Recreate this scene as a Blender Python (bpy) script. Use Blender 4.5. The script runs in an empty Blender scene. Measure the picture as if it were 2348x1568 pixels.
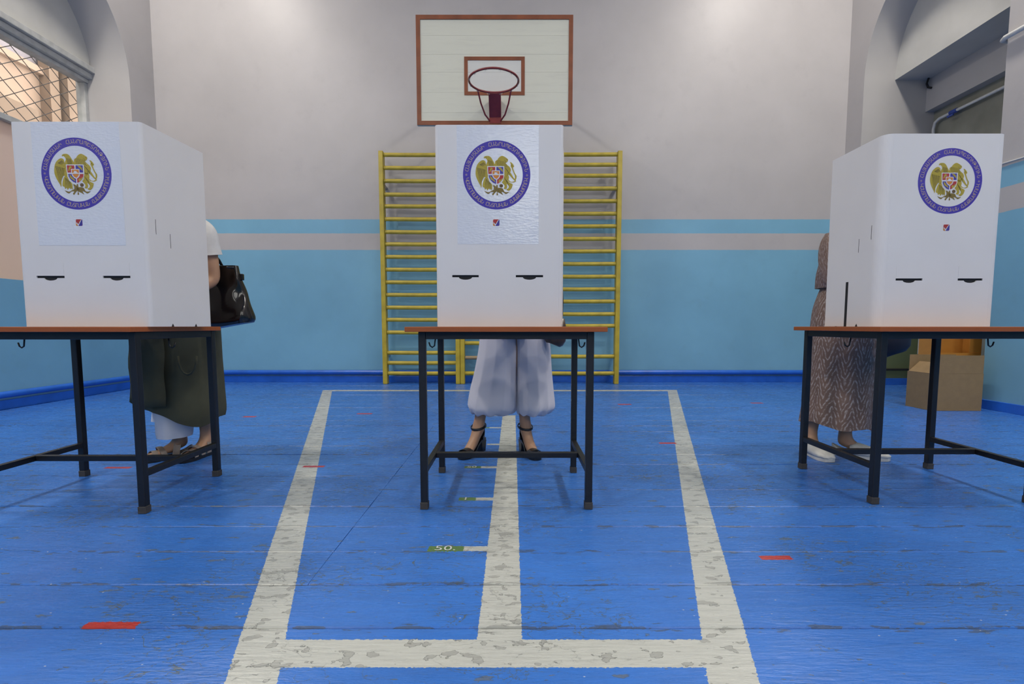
import bpy, bmesh, math, random
from mathutils import Vector, Matrix
random.seed(7)
PI = math.pi
S = bpy.context.scene
C = S.collection

# ------------------------------------------------------------------ camera
F_PX, CAM_H = 1130.0, 0.76
cam_d = bpy.data.cameras.new('camera'); cam = bpy.data.objects.new('camera', cam_d); C.objects.link(cam)
cam_d.sensor_width = 36.0; cam_d.lens = F_PX * 36.0 / 2348.0
cam_d.shift_x = -2 / 2348.0; cam_d.shift_y = 51.0 / 2348.0
cam_d.clip_start = 0.05
cam.location = (0, 0, CAM_H); cam.rotation_euler = (math.radians(90 - 4.456), 0, 0)
S.camera = cam

# ------------------------------------------------------------------ world, exposure
W = bpy.data.worlds.new('world'); S.world = W; W.use_nodes = True
W.node_tree.nodes['Background'].inputs[0].default_value = (1.0, 0.97, 0.94, 1)
W.node_tree.nodes['Background'].inputs[1].default_value = 6.0
S.view_settings.view_transform = 'Standard'; S.view_settings.look = 'None'
S.view_settings.gamma = 1.0; S.view_settings.use_curve_mapping = False
S.view_settings.exposure = 0.12
LAMP_W = 80.0

# ------------------------------------------------------------------ node helper
class G:
    def __init__(s, name):
        s.m = bpy.data.materials.new(name); s.m.use_nodes = True
        s.t = s.m.node_tree; s.n = s.t.nodes; s.b = s.n['Principled BSDF']
    def put(s, sock, v):
        if isinstance(v, bpy.types.NodeSocket): s.t.links.new(v, sock)
        elif isinstance(v, (tuple, list)) and len(v) == 3 and sock.type == 'RGBA': sock.default_value = (*v, 1)
        else: sock.default_value = v
    def math(s, op, a, b=0.0, c=0.0):
        n = s.n.new('ShaderNodeMath'); n.operation = op
        s.put(n.inputs[0], a); s.put(n.inputs[1], b); s.put(n.inputs[2], c); return n.outputs[0]
    def pos(s):
        g = s.n.new('ShaderNodeNewGeometry'); x = s.n.new('ShaderNodeSeparateXYZ')
        s.t.links.new(g.outputs['Position'], x.inputs[0]); return g.outputs['Position'], x.outputs
    def objco(s):
        g = s.n.new('ShaderNodeTexCoord'); return g.outputs['Object']
    def uv(s):
        g = s.n.new('ShaderNodeTexCoord'); x = s.n.new('ShaderNodeSeparateXYZ')
        s.t.links.new(g.outputs['UV'], x.inputs[0]); return g.outputs['UV'], x.outputs
    def scale(s, vec, sc, loc=(0, 0, 0)):
        n = s.n.new('ShaderNodeMapping'); s.t.links.new(vec, n.inputs[0])
        n.inputs['Scale'].default_value = sc; n.inputs['Location'].default_value = loc; return n.outputs[0]
    def noise(s, vec, sc, det=3.0, rough=0.5, dist=0.0):
        n = s.n.new('ShaderNodeTexNoise'); s.t.links.new(vec, n.inputs['Vector'])
        n.inputs['Scale'].default_value = sc; n.inputs['Detail'].default_value = det
        n.inputs['Roughness'].default_value = rough; n.inputs['Distortion'].default_value = dist
        return n.outputs[0]
    def voro(s, vec, sc):
        n = s.n.new('ShaderNodeTexVoronoi'); s.t.links.new(vec, n.inputs['Vector']); n.inputs['Scale'].default_value = sc
        return n.outputs['Distance']
    def ramp(s, v, a, b):      # linear 0..1 between a and b
        n = s.n.new('ShaderNodeMapRange'); n.clamp = True
        s.put(n.inputs[0], v); n.inputs[1].default_value = a; n.inputs[2].default_value = b
        return n.outputs[0]
    def mix(s, f, a, b):
        n = s.n.new('ShaderNodeMix'); n.data_type = 'RGBA'
        s.put(n.inputs[0], f); s.put(n.inputs[6], a); s.put(n.inputs[7], b); return n.outputs[2]
    def bump(s, h, st=0.3, d=0.01):
        n = s.n.new('ShaderNodeBump'); s.put(n.inputs['Height'], h)
        n.inputs['Strength'].default_value = st; n.inputs['Distance'].default_value = d
        s.t.links.new(n.outputs[0], s.b.inputs['Normal'])
    def set(s, **k):
        for a, v in k.items(): s.put(s.b.inputs[a.replace('_', ' ')], v)
        return s.m
    def mx(s, *a):
        r = a[0]
        for q in a[1:]: r = s.math('MAXIMUM', r, q)
        return r

def mat(name, col, rough=0.5, metal=0.0, var=0.06, sc=30.0, spec=0.5, bump=0.0, coat=0.0):
    g = G(name); v = g.noise(g.objco(), sc, 4.0)
    lo = tuple(max(0, c * (1 - var)) for c in col); hi = tuple(min(1, c * (1 + var)) for c in col)
    g.set(Base_Color=g.mix(g.ramp(v, .3, .7), lo, hi), Roughness=rough, Metallic=metal)
    g.b.inputs['Specular IOR Level'].default_value = spec
    g.b.inputs['Coat Weight'].default_value = coat
    if bump: g.bump(v, bump, 0.004)
    return g.m

# ------------------------------------------------------------------ mesh helpers
def link(name, me, mat_=None, parent=None, loc=None):
    o = bpy.data.objects.new(name, me); C.objects.link(o)
    if mat_ is not None and me is not None and len(me.materials) == 0: me.materials.append(mat_)
    if parent is not None:
        o.parent = parent; o.matrix_parent_inverse = world(parent).inverted()
    if loc is not None: o.location = loc
    return o
def world(o):
    m = Matrix.LocRotScale(o.location, o.rotation_euler, o.scale)
    if o.parent is not None: m = world(o.parent) @ o.matrix_parent_inverse @ m
    return m
def tag(o, label=None, cat=None, group=None, kind=None):
    if label: o['label'] = label
    if cat: o['category'] = cat
    if group: o['group'] = group
    if kind: o['kind'] = kind
    return o
def thing(name, loc, label, cat, group=None):
    o = bpy.data.objects.new(name, None); C.objects.link(o); o.location = loc; o.empty_display_size = .1
    return tag(o, label, cat, group)

class MB:
    def __init__(s): s.v = []; s.f = []; s.uv = {}
    def add(s, vs, fs):
        b = len(s.v); s.v += [tuple(v) for v in vs]; s.f += [tuple(i + b for i in f) for f in fs]; return s
    def box(s, x0, x1, y0, y1, z0, z1):
        vs = [(x, y, z) for z in (z0, z1) for y in (y0, y1) for x in (x0, x1)]
        return s.add(vs, [(0, 2, 3, 1), (4, 5, 7, 6), (0, 1, 5, 4), (2, 6, 7, 3), (0, 4, 6, 2), (1, 3, 7, 5)])
    def quad(s, a, b, c, d): return s.add([a, b, c, d], [(0, 1, 2, 3)])
    def tube(s, pts, r, n=10, caps=True, closed=False, ell=None):
        P = [Vector(p) for p in pts]; N = len(P)
        R = r if isinstance(r, (list, tuple)) else [r] * N
        tang = []
        for i in range(N):
            a = P[(i - 1) % N] if (closed or i > 0) else P[i]; b = P[(i + 1) % N] if (closed or i < N - 1) else P[i]
            tang.append((b - a).normalized())
        up = Vector((0, 0, 1)) if abs(tang[0].z) < .9 else Vector((1, 0, 0))
        u = (up - tang[0] * up.dot(tang[0])).normalized(); vs = []
        for i in range(N):
            u = (u - tang[i] * u.dot(tang[i])).normalized(); w = tang[i].cross(u)
            e = ell if ell else (1, 1)
            for k in range(n):
                t = 2 * PI * k / n; vs.append(P[i] + (u * math.cos(t) * e[0] + w * math.sin(t) * e[1]) * R[i])
        fs = []
        for i in range(N if closed else N - 1):
            j = (i + 1) % N
            for k in range(n):
                q = (k + 1) % n; fs.append((i * n + k, j * n + k, j * n + q, i * n + q))
        if caps and not closed: fs.append(tuple(range(n))); fs.append(tuple((N - 1) * n + k for k in reversed(range(n))))
        return s.add(vs, fs)
    def loft(s, rings, n=32, mod=None, zf=None, cap=True, uvs=False):
        """rings: (cx, cy, z, rx, ry); mod(theta, t) scales the radius, zf(theta, t) shifts z"""
        N = len(rings); vs = []; b0 = len(s.v)
        for i, (cx, cy, z, rx, ry) in enumerate(rings):
            t = i / (N - 1)
            for k in range(n):
                th = 2 * PI * k / n; m = mod(th, t) if mod else 1.0
                vs.append((cx + rx * m * math.cos(th), cy + ry * m * math.sin(th), z + (zf(th, t) if zf else 0)))
        fs = []
        for i in range(N - 1):
            for k in range(n):
                q = (k + 1) % n; fs.append((i * n + k, i * n + q, (i + 1) * n + q, (i + 1) * n + k))
                if uvs:
                    rr = .5 * (rings[i][3] + rings[i + 1][3])
                    s.uv[len(s.f) + len(fs) - 1] = [(2 * PI * kk / n * .22, rings[ii][2]) for kk, ii in ((k, i), (k + 1, i), (k + 1, i + 1), (k, i + 1))]
        if cap: fs.append(tuple(range(n))); fs.append(tuple((N - 1) * n + k for k in reversed(range(n))))
        return s.add(vs, fs)
    def poly(s, pts):
        b = len(s.v); s.v += [tuple(p) for p in pts]; s.f.append(tuple(range(b, b + len(pts)))); return s
    def mesh(s, name, smooth=False, tri=False, bevel=0.0, seg=2, auto=None, xf=None):
        me = bpy.data.meshes.new(name)
        me.from_pydata([tuple(xf @ Vector(v)) for v in s.v] if xf else s.v, [], s.f)
        if s.uv:
            l = me.uv_layers.new(name='UVMap')
            for p in me.polygons:
                q = s.uv.get(p.index)
                if q:
                    for li, c in zip(p.loop_indices, q): l.data[li].uv = c
        bm = bmesh.new(); bm.from_mesh(me)
        if smooth and not s.uv: bmesh.ops.remove_doubles(bm, verts=bm.verts, dist=1e-5)
        if not s.uv: bmesh.ops.recalc_face_normals(bm, faces=bm.faces)
        if bevel: bmesh.ops.bevel(bm, geom=bm.edges[:] , offset=bevel, segments=seg, affect='EDGES', profile=.5)
        if tri: bmesh.ops.triangulate(bm, faces=[f for f in bm.faces if len(f.verts) > 4])
        bm.to_mesh(me); bm.free()
        if smooth:
            for p in me.polygons: p.use_smooth = True
            if auto is not None:
                me.set_sharp_from_angle(angle=math.radians(auto))
        return me
    def build(s, name, m, parent=None, **k):
        return link(name, s.mesh(name, **k), m, parent)

# ------------------------------------------------------------------ materials
def floor_material():
    g = G('painted_floorboards'); p, xyz = g.pos()
    X0, Y0 = xyz[0], xyz[1]
    nz = g.noise(p, 110.0, 4.0, .7); nz2 = g.noise(g.scale(p, (1, 1, 1), (9, 4, 2)), 110.0, 4.0, .7)
    X = g.math('ADD', X0, g.math('MULTIPLY', g.math('SUBTRACT', nz, .5), .014))
    Y = g.math('ADD', Y0, g.math('MULTIPLY', g.math('SUBTRACT', nz2, .5), .014))
    def box(x0, x1, y0, y1):
        a = g.math('COMPARE', X, (x0 + x1) / 2, (x1 - x0) / 2); b = g.math('COMPARE', Y, (y0 + y1) / 2, (y1 - y0) / 2)
        return g.math('MULTIPLY', a, b)
    def slant(x0, y0, x1, y1, hw, ya, yb):
        k = (x1 - x0) / (y1 - y0)
        xl = g.math('MULTIPLY_ADD', Y, k, x0 - k * y0)
        a = g.math('LESS_THAN', g.math('ABSOLUTE', g.math('SUBTRACT', X, xl)), hw)
        return g.math('MULTIPLY', a, g.math('COMPARE', Y, (ya + yb) / 2, (yb - ya) / 2))
    white = g.mx(slant(-.607, 1.136, -2.163, 5.70, .056, .55, 5.80), slant(.518, 1.153, 1.907, 5.859, .055, .55, 5.82),
                 box(-.60, .53, 1.044, 1.142), box(-2.15, 1.9, 5.70, 5.82), box(-.087, .022, 1.12, 4.15))
    ticks = [(1.632, -.168), (2.117, -.163), (2.607, -.172), (3.117, -.165), (3.64, -.175), (4.13, -.18)]
    green = None
    for y, x in ticks:
        white = g.mx(white, box(x, -.08, y - .018, y + .018))
    for y, x0, x1 in ((1.632, -.29, -.168), (2.117, -.238, -.163), (2.607, -.262, -.172), (3.64, -.215, -.175), (4.13, -.23, -.18)):
        q = box(x0, x1, y - .02, y + .02); green = q if green is None else g.mx(green, q)
    red = g.mx(*[box(*q) for q in ((-1.09, -.955, 1.188, 1.212), (.812, .915, 1.55, 1.578), (-1.135, -1.02, 2.60, 2.632), (-2.19, -2.05, 2.58, 2.61),
                                  (.95, 1.06, 3.13, 3.17), (-2.26, -2.155, 4.06, 4.11), (1.02, 1.15, 4.71, 4.77), (2.35, 2.47, 4.8, 4.85), (-1.35, -1.22, 4.2, 4.25))])
    # colours
    big = g.noise(p, 1.1, 3.0); st = g.noise(g.scale(p, (2.2, 16, 1)), 3.0, 5.0, .6)
    blue = g.mix(g.ramp(big, .3, .7), (.032, .145, .50), (.048, .190, .62))
    blue = g.mix(g.math('MULTIPLY', g.ramp(st, .45, .75), .45), blue, (.05, .15, .42))
    # worn chips, drawn out along the grain
    ch = g.noise(g.scale(p, (4.5, 13, 1)), 2.4, 4.0, .55)
    dens = g.noise(g.scale(p, (1, 1, 1), (5, 3, 0)), .9, 2.0)
    chv = g.math('ADD', ch, g.math('MULTIPLY', g.math('SUBTRACT', dens, .5), .12))
    chip = g.ramp(chv, .668, .676)
    rim = g.math('SUBTRACT', g.ramp(chv, .655, .662), chip)
    ch2 = g.noise(g.scale(p, (10, 22, 1), (3, 1, 0)), 3.0, 3.0, .5); chip2 = g.ramp(ch2, .715, .72)
    vo = g.voro(g.scale(p, (1, 1.6, 1)), 16.0); speck = g.math('LESS_THAN', vo, .045)
    # thin flaking outlines of old paint layers, in patches
    fk = g.noise(g.scale(p, (1.6, 3.2, 1), (2, 8, 0)), 3.2, 5.0, .55, .6); fpatch = g.noise(g.scale(p, (1, 1, 1), (11, 6, 0)), 1.7, 3.0)
    fln = g.math('MULTIPLY', g.math('COMPARE', fk, .52, .0045), g.ramp(fpatch, .48, .56))
    fl2 = g.noise(g.scale(p, (3.5, 7, 1), (7, 1, 0)), 3.0, 4.0, .5, .4)
    fln2 = g.math('MULTIPLY', g.math('COMPARE', fl2, .50, .006), g.ramp(fpatch, .52, .60))
    sv = g.voro(g.scale(p, (1, 2.2, 1), (3, 2, 0)), 42.0); pit = g.math('MULTIPLY', g.math('LESS_THAN', sv, .07), g.ramp(fpatch, .40, .60))
    grime = g.noise(g.scale(p, (2, 5, 1)), 2.6, 6.0, .7)
    # worn board edges
    fr = g.math('FRACT', g.math('DIVIDE', g.math('ADD', Y0, 21 - 1.398), .21))
    ed = g.math('MINIMUM', fr, g.math('SUBTRACT', 1.0, fr))
    en = g.noise(g.scale(p, (5, 30, 1)), 2.0, 4.0, .6)
    edge = g.math('LESS_THAN', ed, g.math('MULTIPLY', g.math('SUBTRACT', en, .50), .55))
    col = g.mix(g.math('MULTIPLY', g.ramp(grime, .45, .75), .30), blue, (.030, .085, .27))
    col = g.mix(g.math('MULTIPLY', pit, .6), col, (.05, .07, .09))
    col = g.mix(g.math('MULTIPLY', g.mx(fln, fln2), .75), col, (.085, .105, .075))
    col = g.mix(g.math('MULTIPLY', chip, .85), col, (.105, .14, .185))
    col = g.mix(g.math('MULTIPLY', chip2, .8), col, (.12, .135, .14))
    col = g.mix(g.math('MULTIPLY', rim, .55), col, (.05, .075, .07))
    col = g.mix(g.math('MULTIPLY', edge, .7), col, (.055, .075, .10))
    col = g.mix(g.math('MULTIPLY', speck, .65), col, (.55, .58, .6))
    # white paint with worn spots
    wch = g.noise(g.scale(p, (9, 13, 1), (1, 7, 0)), 2.2, 3.0, .5); wc = g.ramp(wch, .605, .612)
    wr = g.math('SUBTRACT', g.ramp(wch, .592, .598), wc)
    wst = g.noise(g.scale(p, (3, 45, 1)), 3.0, 4.0)
    wcol = g.mix(g.math('MULTIPLY', g.ramp(wst, .45, .8), .45), (.47, .49, .455), (.30, .31, .29))
    wcol = g.mix(g.math('MULTIPLY', wc, .75), wcol, (.30, .31, .29)); wcol = g.mix(g.math('MULTIPLY', wr, .7), wcol, (.10, .11, .10))
    wcol = g.mix(g.math('MULTIPLY', g.mx(g.math('MULTIPLY', pit, .7), fln), .55), wcol, (.15, .16, .15)); wcol = g.mix(g.math('MULTIPLY', edge, .45), wcol, (.14, .15, .14))
    col = g.mix(white, col, wcol)
    col = g.mix(green, col, (.10, .19, .07)); col = g.mix(red, col, (.42, .035, .025))
    g.set(Base_Color=col, Roughness=g.math('MULTIPLY_ADD', st, .30, .13))
    g.b.inputs['Specular IOR Level'].default_value = .45
    fine = g.noise(g.scale(p, (8, 40, 1)), 3.0, 4.0, .6)
    h = g.math('ADD', g.math('MULTIPLY', st, .8), g.math('MULTIPLY', fine, .35))
    h = g.math('SUBTRACT', h, g.math('MULTIPLY', g.mx(chip, edge, g.math('MULTIPLY', wc, white)), .35))
    h = g.math('ADD', h, g.math('MULTIPLY', g.mx(white, red), .25)); h = g.math('ADD', h, g.math('MULTIPLY', g.math('MULTIPLY', fine, g.ramp(fpatch, .42, .6)), .9)); h = g.math('SUBTRACT', h, g.math('MULTIPLY', g.mx(fln, fln2, pit), .3))
    g.bump(h, .6, .004)
    return g.m
M_floor = floor_material()

def wall_material(name, upper=(.44, .425, .425), band=True, blue=(.185, .41, .56)):
    g = G(name); p, xyz = g.pos(); n = g.noise(p, .9, 4.0, .6); n2 = g.noise(p, 4.0, 5.0, .65)
    up = g.mix(g.ramp(n, .3, .7), tuple(c * .93 for c in upper), tuple(min(1, c * 1.06) for c in upper))
    stain = g.math('MULTIPLY', g.ramp(n2, .58, .75), .22)
    up = g.mix(stain, up, (.33, .31, .32))
    col = up
    if band:
        Z = g.math('ADD', xyz[2], g.math('MULTIPLY', g.math('SUBTRACT', g.noise(p, 14.0), .5), .008))
        lo = g.mix(g.ramp(n, .3, .7), tuple(c * .9 for c in blue), tuple(c * 1.07 for c in blue))
        lo = g.mix(g.math('MULTIPLY', g.ramp(n2, .6, .8), .25), lo, (.16, .30, .38))
        strip = g.math('COMPARE', Z, (2.164 + 1.982) / 2, .091)
        low = g.math('LESS_THAN', Z, 1.766)
        col = g.mix(g.mx(strip, low), up, lo)
    g.set(Base_Color=col, Roughness=.42); g.b.inputs['Specular IOR Level'].default_value = .4
    g.bump(g.math('ADD', n2, g.math('MULTIPLY', g.noise(p, 30.0), .3)), .12, .01)
    return g.m
M_wall = wall_material('painted_plaster')
M_plain = wall_material('white_plaster', (.45, .44, .435), False)
M_reveal = None
def reveal_material():
    g = G('niche_plaster'); p, xyz = g.pos(); n = g.noise(p, 2.0, 4.0)
    up = g.mix(n, (.40, .395, .39), (.47, .46, .455)); gr = g.mix(n, (.11, .15, .07), (.16, .20, .10))
    low = g.math('LESS_THAN', xyz[2], 1.5)
    g.set(Base_Color=g.mix(low, up, gr), Roughness=.5); return g.m
M_reveal = reveal_material()
M_bluebase = mat('blue_skirting_paint', (.02, .13, .58), .3, var=.15, sc=6)
M_dark = mat('dark_gap', (.012, .013, .014), .8)
M_ceil = mat('ceiling_whitewash', (.62, .61, .59), .9)
M_lun = mat('lunette_white', (.52, .52, .495), .6, var=.05, sc=4)
M_frame = mat('grey_window_paint', (.42, .43, .42), .45, var=.15, sc=12)
M_yellow = mat('yellow_bar_paint', (.45, .345, .03), .4, var=.16, sc=9)
M_bare = mat('bare_wood', (.30, .22, .12), .6)
M_board = None
def board_material():
    g = G('backboard_paint'); p, xyz = g.pos(); n = g.noise(g.scale(p, (1, 1, 8)), 3.0, 4.0, .6)
    inner = g.math('MULTIPLY', g.math('COMPARE', xyz[0], -.177, .27), g.math('COMPARE', xyz[2], 3.19, .15))
    c = g.mix(g.math('MULTIPLY', g.ramp(n, .5, .8), .3), (.60, .61, .52), (.42, .42, .38))
    c = g.mix(g.math('MULTIPLY', inner, .6), c, (.60, .61, .62))
    g.set(Base_Color=c, Roughness=.42); g.bump(n, .1, .01); return g.m
M_board = board_material()
M_rust = mat('rust_brown_paint', (.20, .055, .018), .5, var=.2, sc=8)
M_ring = mat('dark_red_paint', (.20, .022, .022), .35, var=.2, sc=10)
M_chrome = mat('steel_wire', (.5, .5, .5), .3, 1.0)
def top_material():
    g = G('orange_brown_laminate'); p = g.objco(); n = g.noise(g.scale(p, (2, 30, 30)), 4.0, 4.0)
    g.set(Base_Color=g.mix(n, (.28, .066, .010), (.38, .10, .018)), Roughness=.35); return g.m
M_top = top_material()
M_black = mat('black_enamel', (.008, .008, .009), .42, var=.2, sc=8)
M_rubber = mat('rubber_foot', (.05, .045, .04), .7)
M_card = mat('white_corrugated_board', (.70, .69, .67), .55, var=.02, sc=5)
M_film = None
def film_material():
    g = G('clear_film_sheet'); p = g.objco(); w = g.noise(g.scale(p, (1, 1, 1)), 30.0, 3.0, .6); w2 = g.noise(g.scale(p, (40, 40, 130)), 1.2, 2.0)
    g.set(Base_Color=g.mix(w, (.66, .69, .73), (.70, .73, .77)), Roughness=.09); g.b.inputs['Specular IOR Level'].default_value = .5
    g.bump(g.math('ADD', w, g.math('MULTIPLY', w2, .8)), .45, .0025); return g.m
M_film = film_material()
def print_mat(name, col): 
    g = G(name); w = g.noise(g.objco(), 30.0, 3.0, .6); w2 = g.noise(g.scale(g.objco(), (40, 40, 130)), 1.2, 2.0)
    g.set(Base_Color=g.mix(w, tuple(c * .93 for c in col), tuple(min(1, c * 1.07) for c in col)), Roughness=.2)
    g.bump(g.math('ADD', w, g.math('MULTIPLY', w2, .8)), .5, .0025); return g.m
P_blue = print_mat('print_blue', (.045, .030, .36)); P_gold = print_mat('print_gold', (.42, .33, .03)); P_dgold = print_mat('print_dark_gold', (.20, .14, .02))
P_line = print_mat('print_dark_line', (.045, .035, .012)); P_red = print_mat('print_red', (.42, .03, .03)); P_nav = print_mat('print_navy', (.05, .04, .30))
P_white = print_mat('print_white', (.68, .69, .72)); P_oran = print_mat('print_orange', (.62, .22, .03)); P_sand = print_mat('print_sand_letters', (.46, .36, .22))
P_brown = print_mat('print_brown', (.12, .07, .02))
M_kraft = mat('kraft_cardboard', (.27, .18, .085), .75, var=.07, sc=20)
M_orange = mat('orange_carton', (.50, .22, .035), .6, var=.06, sc=12)
M_pipe = mat('white_pipe_paint', (.60, .61, .60), .35)
M_skin = mat('skin', (.45, .26, .155), .5, var=.08, sc=14)
M_hair = mat('dark_hair', (.02, .014, .01), .5)
M_blackshoe = mat('black_shoe_leather', (.012, .012, .013), .3)
M_patent = mat('black_patent_leather', (.006, .006, .007), .13, var=.1, spec=.5, coat=.2)
M_brownbag = mat('brown_leather', (.055, .032, .02), .3, var=.2, sc=20)
M_navybag = mat('navy_cloth', (.012, .014, .028), .7)
M_taupe = mat('taupe_metallic_leather', (.34, .28, .23), .32, .35, var=.15, sc=25)
M_white_shoe = mat('white_shoe', (.62, .62, .58), .5)
M_tee = mat('white_tshirt', (.66, .66, .64), .85)
M_olive = mat('olive_cloth', (.060, .062, .036), .85, var=.18, sc=8)
M_wcloth = mat('white_cloth', (.60, .63, .70), .85, var=.03, sc=8)
M_trouser = mat('white_trouser_cloth', (.60, .60, .66), .8, var=.03, sc=6)
def dress_material():
    g = G('brown_leaf_print_dress'); uvv, u = g.uv()
    nz = g.noise(g.scale(uvv, (1, 1, 1)), 22.0, 2.0)
    U = g.math('MULTIPLY', u[0], 8.5); fr = g.math('FRACT', U)
    tri = g.math('ABSOLUTE', g.math('SUBTRACT', fr, .5))                   # 0 in a column's middle
    ph = g.math('ADD', g.math('MULTIPLY', u[1], 24.0), g.math('MULTIPLY', tri, 6.5)); ph = g.math('ADD', ph, g.math('MULTIPLY', nz, 2.2))
    st = g.math('SINE', g.math('MULTIPLY', ph, 2 * PI * .75))
    br = g.noise(g.scale(uvv, (12, 16, 1)), 3.0, 2.0)
    m = g.math('MULTIPLY', g.ramp(st, .1, .95), g.ramp(br, .36, .62))
    base = g.mix(g.noise(uvv, 9.0), (.125, .080, .062), (.235, .15, .115))
    g.set(Base_Color=g.mix(g.math('MULTIPLY', m, .85), base, (.50, .45, .42)), Roughness=.7); return g.m
M_dress = dress_material()
M_facade = mat('peach_facade', (.26, .178, .128), .9, var=.08, sc=1.2)
M_facade2 = mat('brown_pilaster', (.15, .10, .068), .9, var=.12, sc=2)
def glass(name, rough=.0, tint=(1, 1, 1), fac=.10):
    m = bpy.data.materials.new(name); m.use_nodes = True; t = m.node_tree; t.nodes.clear()
    o = t.nodes.new('ShaderNodeOutputMaterial'); a = t.nodes.new('ShaderNodeBsdfTransparent'); b = t.nodes.new('ShaderNodeBsdfGlossy')
    a.inputs[0].default_value = (*tint, 1); b.inputs['Roughness'].default_value = .03; x = t.nodes.new('ShaderNodeMixShader'); x.inputs[0].default_value = fac
    t.links.new(a.outputs[0], x.inputs[1]); t.links.new(b.outputs[0], x.inputs[2]); t.links.new(x.outputs[0], o.inputs[0]); return m
M_glass = glass('clear_glass', tint=(.95, .96, .95), fac=.05)
def frosted():
    m = bpy.data.materials.new('frosted_glass'); m.use_nodes = True; t = m.node_tree; t.nodes.clear()
    o = t.nodes.new('ShaderNodeOutputMaterial'); a = t.nodes.new('ShaderNodeBsdfTranslucent'); b = t.nodes.new('ShaderNodeBsdfDiffuse')
    a.inputs[0].default_value = (.85, .78, .74, 1); b.inputs[0].default_value = (.7, .66, .64, 1); x = t.nodes.new('ShaderNodeMixShader'); x.inputs[0].default_value = .25
    t.links.new(a.outputs[0], x.inputs[1]); t.links.new(b.outputs[0], x.inputs[2]); t.links.new(x.outputs[0], o.inputs[0]); return m
M_frost = frosted()
def emit(name, col, st):
    m = bpy.data.materials.new(name); m.use_nodes = True; b = m.node_tree.nodes['Principled BSDF']
    b.inputs['Emission Color'].default_value = (*col, 1); b.inputs['Emission Strength'].default_value = st; b.inputs['Base Color'].default_value = (.8, .8, .8, 1); return m
M_lamp = emit('lamp_diffuser', (1, .97, .93), 10.0)

# ------------------------------------------------------------------ room shell
XL, XR, YB, YF, ZC = -4.65, 4.35, 6.65, -5.0, 6.3
fl = MB().box(XL - .9, XR + 1.1, YF, YB, -.10, -.032).build('floor', M_dark); tag(fl, 'blue painted plank floor with worn white court lines', kind='structure')
plank_cache = {}
def plank(x0, x1, y0, y1, k):
    L, Wd = x1 - x0, y1 - y0; key = (round(L, 3), k % 4)
    if key not in plank_cache:
        b = MB(); e = .0028; g = .0015; dz = ((0, 0), (.0012, -.0004), (-.0006, .0010), (.0005, .0013))[k % 4]
        x, y = L / 2, Wd / 2
        vs = [(-x, -y + g, -.03), (x, -y + g, -.03), (x, y - g, -.03), (-x, y - g, -.03),
              (-x, -y + g, -e), (x, -y + g, -e), (x, y - g, -e), (-x, y - g, -e),
              (-x, -y + g + e, dz[0]), (x, -y + g + e, dz[0]), (x, y - g - e, dz[1]), (-x, y - g - e, dz[1])]
        fs = [(0, 1, 5, 4), (1, 2, 6, 5), (2, 3, 7, 6), (3, 0, 4, 7), (4, 5, 9, 8), (5, 6, 10, 9), (6, 7, 11, 10), (7, 4, 8, 11), (8, 9, 10, 11)]
        plank_cache[key] = b.add(vs, fs).mesh('plank'); plank_cache[key].materials.append(M_floor)
    link('plank', plank_cache[key], None, fl, ((x0 + x1) / 2, (y0 + y1) / 2, 0))
k = 0; y = 1.398 - .21 * 30
while y < YB - .05:
    y1 = min(y + .21, YB)
    if 1.39 < y < 3.6: plank(XL - .85, -.6055, y, y1, k); plank(-.6035, XR + .95, y, y1, k + 1)
    else: plank(XL - .85, XR + .95, y, y1, k)
    y += .21; k += 1
# painted numerals beside the measuring marks
def text_mesh(body, size, extrude=0.0):
    cu = bpy.data.curves.new('t', 'FONT'); cu.body = body; cu.size = size; cu.extrude = extrude; cu.align_x = 'CENTER'; cu.align_y = 'CENTER'; cu.resolution_u = 3
    o = bpy.data.objects.new('t', cu); C.objects.link(o)
    dg = bpy.context.evaluated_depsgraph_get(); me = bpy.data.meshes.new_from_object(o.evaluated_get(dg))
    bpy.data.objects.remove(o); me.materials.clear(); return me
M_numeral = mat('numeral_white_paint', (.55, .57, .54), .45)
for body, x, y, sx, sy in (('50.', -.231, 1.632, 1.25, 1.0), ('1', -.208, 2.117, 1.3, 1.0), ('50', -.222, 2.607, 1.1, 1.0), ('2', -.205, 4.13, 1.2, 1.0)):
    o = link('painted_numeral', text_mesh(body, .05), M_numeral, fl, (x, y, .0018)); o.scale = (sx, sy, 1)

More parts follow.
